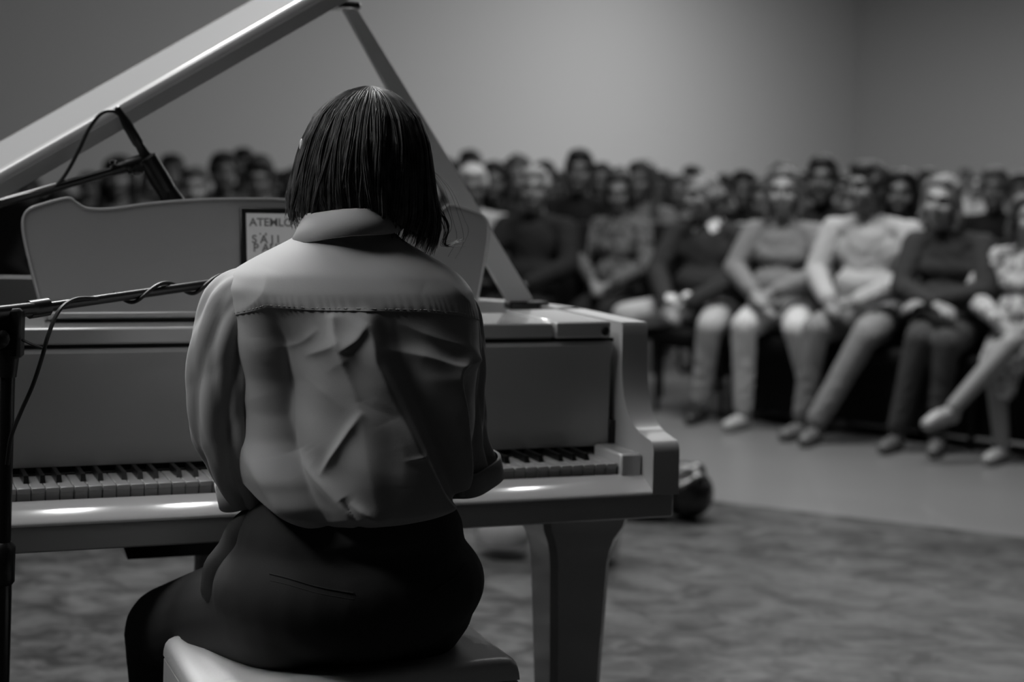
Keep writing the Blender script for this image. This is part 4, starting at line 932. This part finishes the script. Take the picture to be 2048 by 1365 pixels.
# generic seated figures shared by the rest of the audience
GEN = {}
def gen(key):
    if key not in GEN:
        sx, hr, yaw, pit = key
        GEN[key] = figure(.012, head=(yaw, pit, 0), female=(sx == 'f'), hair=None if hr == 'none' else hr.replace('+beard', ''), beard='+beard' in hr, finger_s=1.05)
    return GEN[key]
AUD = [  # px, y of crown, depth, sex, hair style, head yaw, pitch, hair gray, skin, top, facing, label
    (118, 372, 10.0, 'f', 'bob', -.2, -.3, .012, .12, .02, 3.3, 'dark-haired listener in black below the piano lid, next to the boom arm'),
    (240, 306, 10.4, 'f', 'long', .0, -.1, .015, .26, .22, 3.25, 'woman with long dark hair seen between lid and boom clip'),
    (345, 302, 11.6, 'm', 'short', .1, -.05, .03, .18, .16, 3.2, 'short-haired man seated behind the tip of the long microphone'),
    (392, 326, 9.7, 'f', 'bun', .1, -.1, .06, .28, .05, 3.2, 'round-faced woman just right of the long microphone'),
    (448, 297, 10.9, 'm', 'short', .35, -.05, .02, .16, .10, 3.2, 'dark-haired man in grey above the music desk, head turned aside'),
    (488, 290, 13.0, 'm', 'short', .0, 0, .03, .16, .12, 3.15, 'man half hidden between the two dark-haired men above the music desk'),
    (520, 304, 10.2, 'm', 'short', -.1, -.25, .015, .17, .42, 3.2, 'dark-haired man in light shirt looking down, above the tablet'),
    (592, 330, 12.4, 'f', 'bob', .0, 0, .03, .2, .40, 3.15, 'listener in light top half hidden by the left side of the pianist hair'),
    (893, 310, 11.3, 'm', 'short', .2, 0, .02, .16, .10, 3.0, 'dark-haired man partly behind the lid prop'),
    (942, 294, 12.6, 'm', 'short', .1, 0, .03, .16, .30, 2.95, 'dark-haired man seated directly behind the white-haired listener in the pale top'),
    (947, 322, 9.95, 'm', 'short', .2, -.45, .42, .12, .45, 2.9, 'white-haired listener in pale top looking down beside the lid prop'),
    (990, 318, 11.0, 'f', 'long', .2, 0, .01, .14, .02, 2.85, 'woman with long black hair between the two white-haired listeners'),
    (1036, 313, 11.8, 'm', 'curly', .2, 0, .05, .16, .06, 2.8, 'curly grey-haired man behind the white-haired man in the dark jacket'),
    (1072, 326, 9.60, 'm', 'short', .3, -.12, .26, .17, .018, 2.75, 'white-haired man in dark jacket in the front row beside the lid prop'),
    (1092, 316, 12.8, 'm', 'short', .3, 0, .04, .16, .05, 2.75, 'man whose dark hair shows over the white-haired man in the dark jacket'),
    (1163, 291, 10.6, 'm', 'short', .4, -.05, .012, .15, .012, 2.7, 'tall dark-haired man in black standing out above the row'),
    (1206, 320, 12.3, 'f', 'bob', .2, 0, .02, .18, .10, 2.65, 'dark-haired woman behind the shoulder of the tall man in black'),
    (1242, 330, 9.75, 'f', 'bob', .3, -.25, .02, .17, 'pat', 2.65, 'dark-haired woman in grey patterned cardigan with empty black chairs on both sides'),
    (1288, 316, 11.2, 'f', 'long', .1, 0, .06, .16, .20, 2.6, 'woman with long brown hair and light scarf behind the empty chair'),
    (1362, 345, 12.4, 'f', 'bob', .2, 0, .05, .2, .35, 2.6, 'listener in light top partly behind the older man in the dark sweater'),
    (1388, 326, 13.6, 'm', 'short', .2, 0, .05, .16, .10, 2.6, 'grey-haired man over the shoulder of the older man in the dark sweater'),
    (1492, 334, 11.4, 'm', 'short', .3, 0, .012, .16, .012, 2.55, 'man in black between the dark sweater and the light knit top'),
    (1533, 352, 10.4, 'f', 'bob', .3, -.2, .04, .18, .38, 2.55, 'woman in white behind the woman in the light knit top'),
    (1566, 328, 12.6, 'm', 'curly', .2, 0, .05, .18, .2, 2.55, 'man showing just over the woman in the light knit top'),
    (1649, 303, 9.75, 'm', 'short+beard', .25, -.08, .02, .13, .02, 2.55, 'bearded man in dark jacket and open collar standing out in the second row'),
    (1722, 334, 13.0, 'm', 'short', .2, 0, .04, .24, .30, 2.5, 'fair-skinned man far behind the man in the pale shirt'),
    (1806, 334, 9.55, 'f', 'long', .5, -.1, .008, .12, .015, 2.5, 'woman with long black hair directly behind the man in the pale shirt'),
    (1858, 333, 13.8, 'm', 'short', .2, 0, .02, .18, .14, 2.5, 'dark-haired man in the middle rows above the fair-haired woman'),
    (1932, 336, 23.0, 'm', 'short', .0, 0, .04, .2, .4, 2.5, 'tiny distant listener near the back wall'),
    (1992, 327, 10.3, 'm', 'short', .3, -.15, .09, .15, .012, 2.5, 'large grey-haired man with dark scarf behind the fair-haired woman'),
    (2046, 340, 12.5, 'm', 'short', .2, 0, .02, .18, .2, 2.5, 'dark-haired man cut by the picture edge'),
    (560, 338, 14.5, 'm', 'short', 0, 0, .03, .18, .25, 3.1, 'distant man to the side of the pianist hair, above the tablet frame'),
    (305, 330, 14.0, 'f', 'bob', 0, 0, .05, .2, .3, 3.2, 'distant listener behind the microphone clip'),
    (180, 340, 13.5, 'm', 'short', 0, 0, .03, .2, .35, 3.2, 'distant listener in pale clothes behind the boom arm'),
    (60, 350, 13.0, 'f', 'bob', 0, 0, .03, .2, .25, 3.2, 'distant listener at the low end of the piano lid'),
    (1330, 338, 15.5, 'm', 'short', .1, 0, .05, .2, .3, 2.6, 'distant man beside the woman with the light scarf'),
    (1120, 338, 14.8, 'f', 'bob', .1, 0, .05, .2, .35, 2.7, 'distant listener between the white-haired man and the tall man in black'),
    (1455, 343, 15.5, 'm', 'short', .1, 0, .03, .2, .25, 2.6, 'distant man beyond the older man in the dark sweater'),
    (1608, 338, 16.0, 'f', 'bob', .1, 0, .06, .2, .3, 2.55, 'distant woman between the light knit top and the bearded man'),
    (1690, 344, 17.0, 'm', 'short', .1, 0, .05, .22, .35, 2.5, 'distant man right under the wall corner'),
    (1832, 345, 17.5, 'f', 'bob', .1, 0, .04, .22, .3, 2.5, 'distant woman beyond the long black hair'),
    (1895, 344, 18.5, 'm', 'short', .1, 0, .06, .22, .3, 2.5, 'distant man over the head of the fair-haired woman'),
    (1960, 346, 19.5, 'f', 'bob', .1, 0, .05, .22, .3, 2.5, 'distant woman beside the large grey-haired man'),
    (2022, 344, 17.0, 'm', 'short', .1, 0, .05, .2, .25, 2.5, 'distant man between the large grey-haired man and the picture edge'),
]
PAT = patterned('grey_pattern', .025, .10, 22)
for px, yt, d, sx, hr, yaw, pit, hg, sk, tp_, face, lab in AUD:
    xy, s = spot_for(px, yt, d, 1.30 if 'bald' in hr else 1.322)
    cols = dict(skin=sk, leg=.014, hair=hg, shoe=.02)
    if tp_ == 'pat': cols['topmat'] = PAT
    else: cols['top'] = tp_ * .75
    w_ = .82 if tp_ == 'pat' else 1.0 if s > .93 else .95
    place(gen((sx, hr, .3 if yaw >= .2 else 0., -.3 if pit <= -.2 else -.05)), xy, face, (w_, s), lab, cols, 'audience members seated in the hall')
    if d < 14: chair(xy[0], xy[1], face, 'black chair of the ' + ' '.join(lab.split()[:11]), panel=px > 1500)
p = at(30, 500, 10.75); chair(p.x, p.y, 3.2, 'empty black audience chair behind the bass corner of the piano')
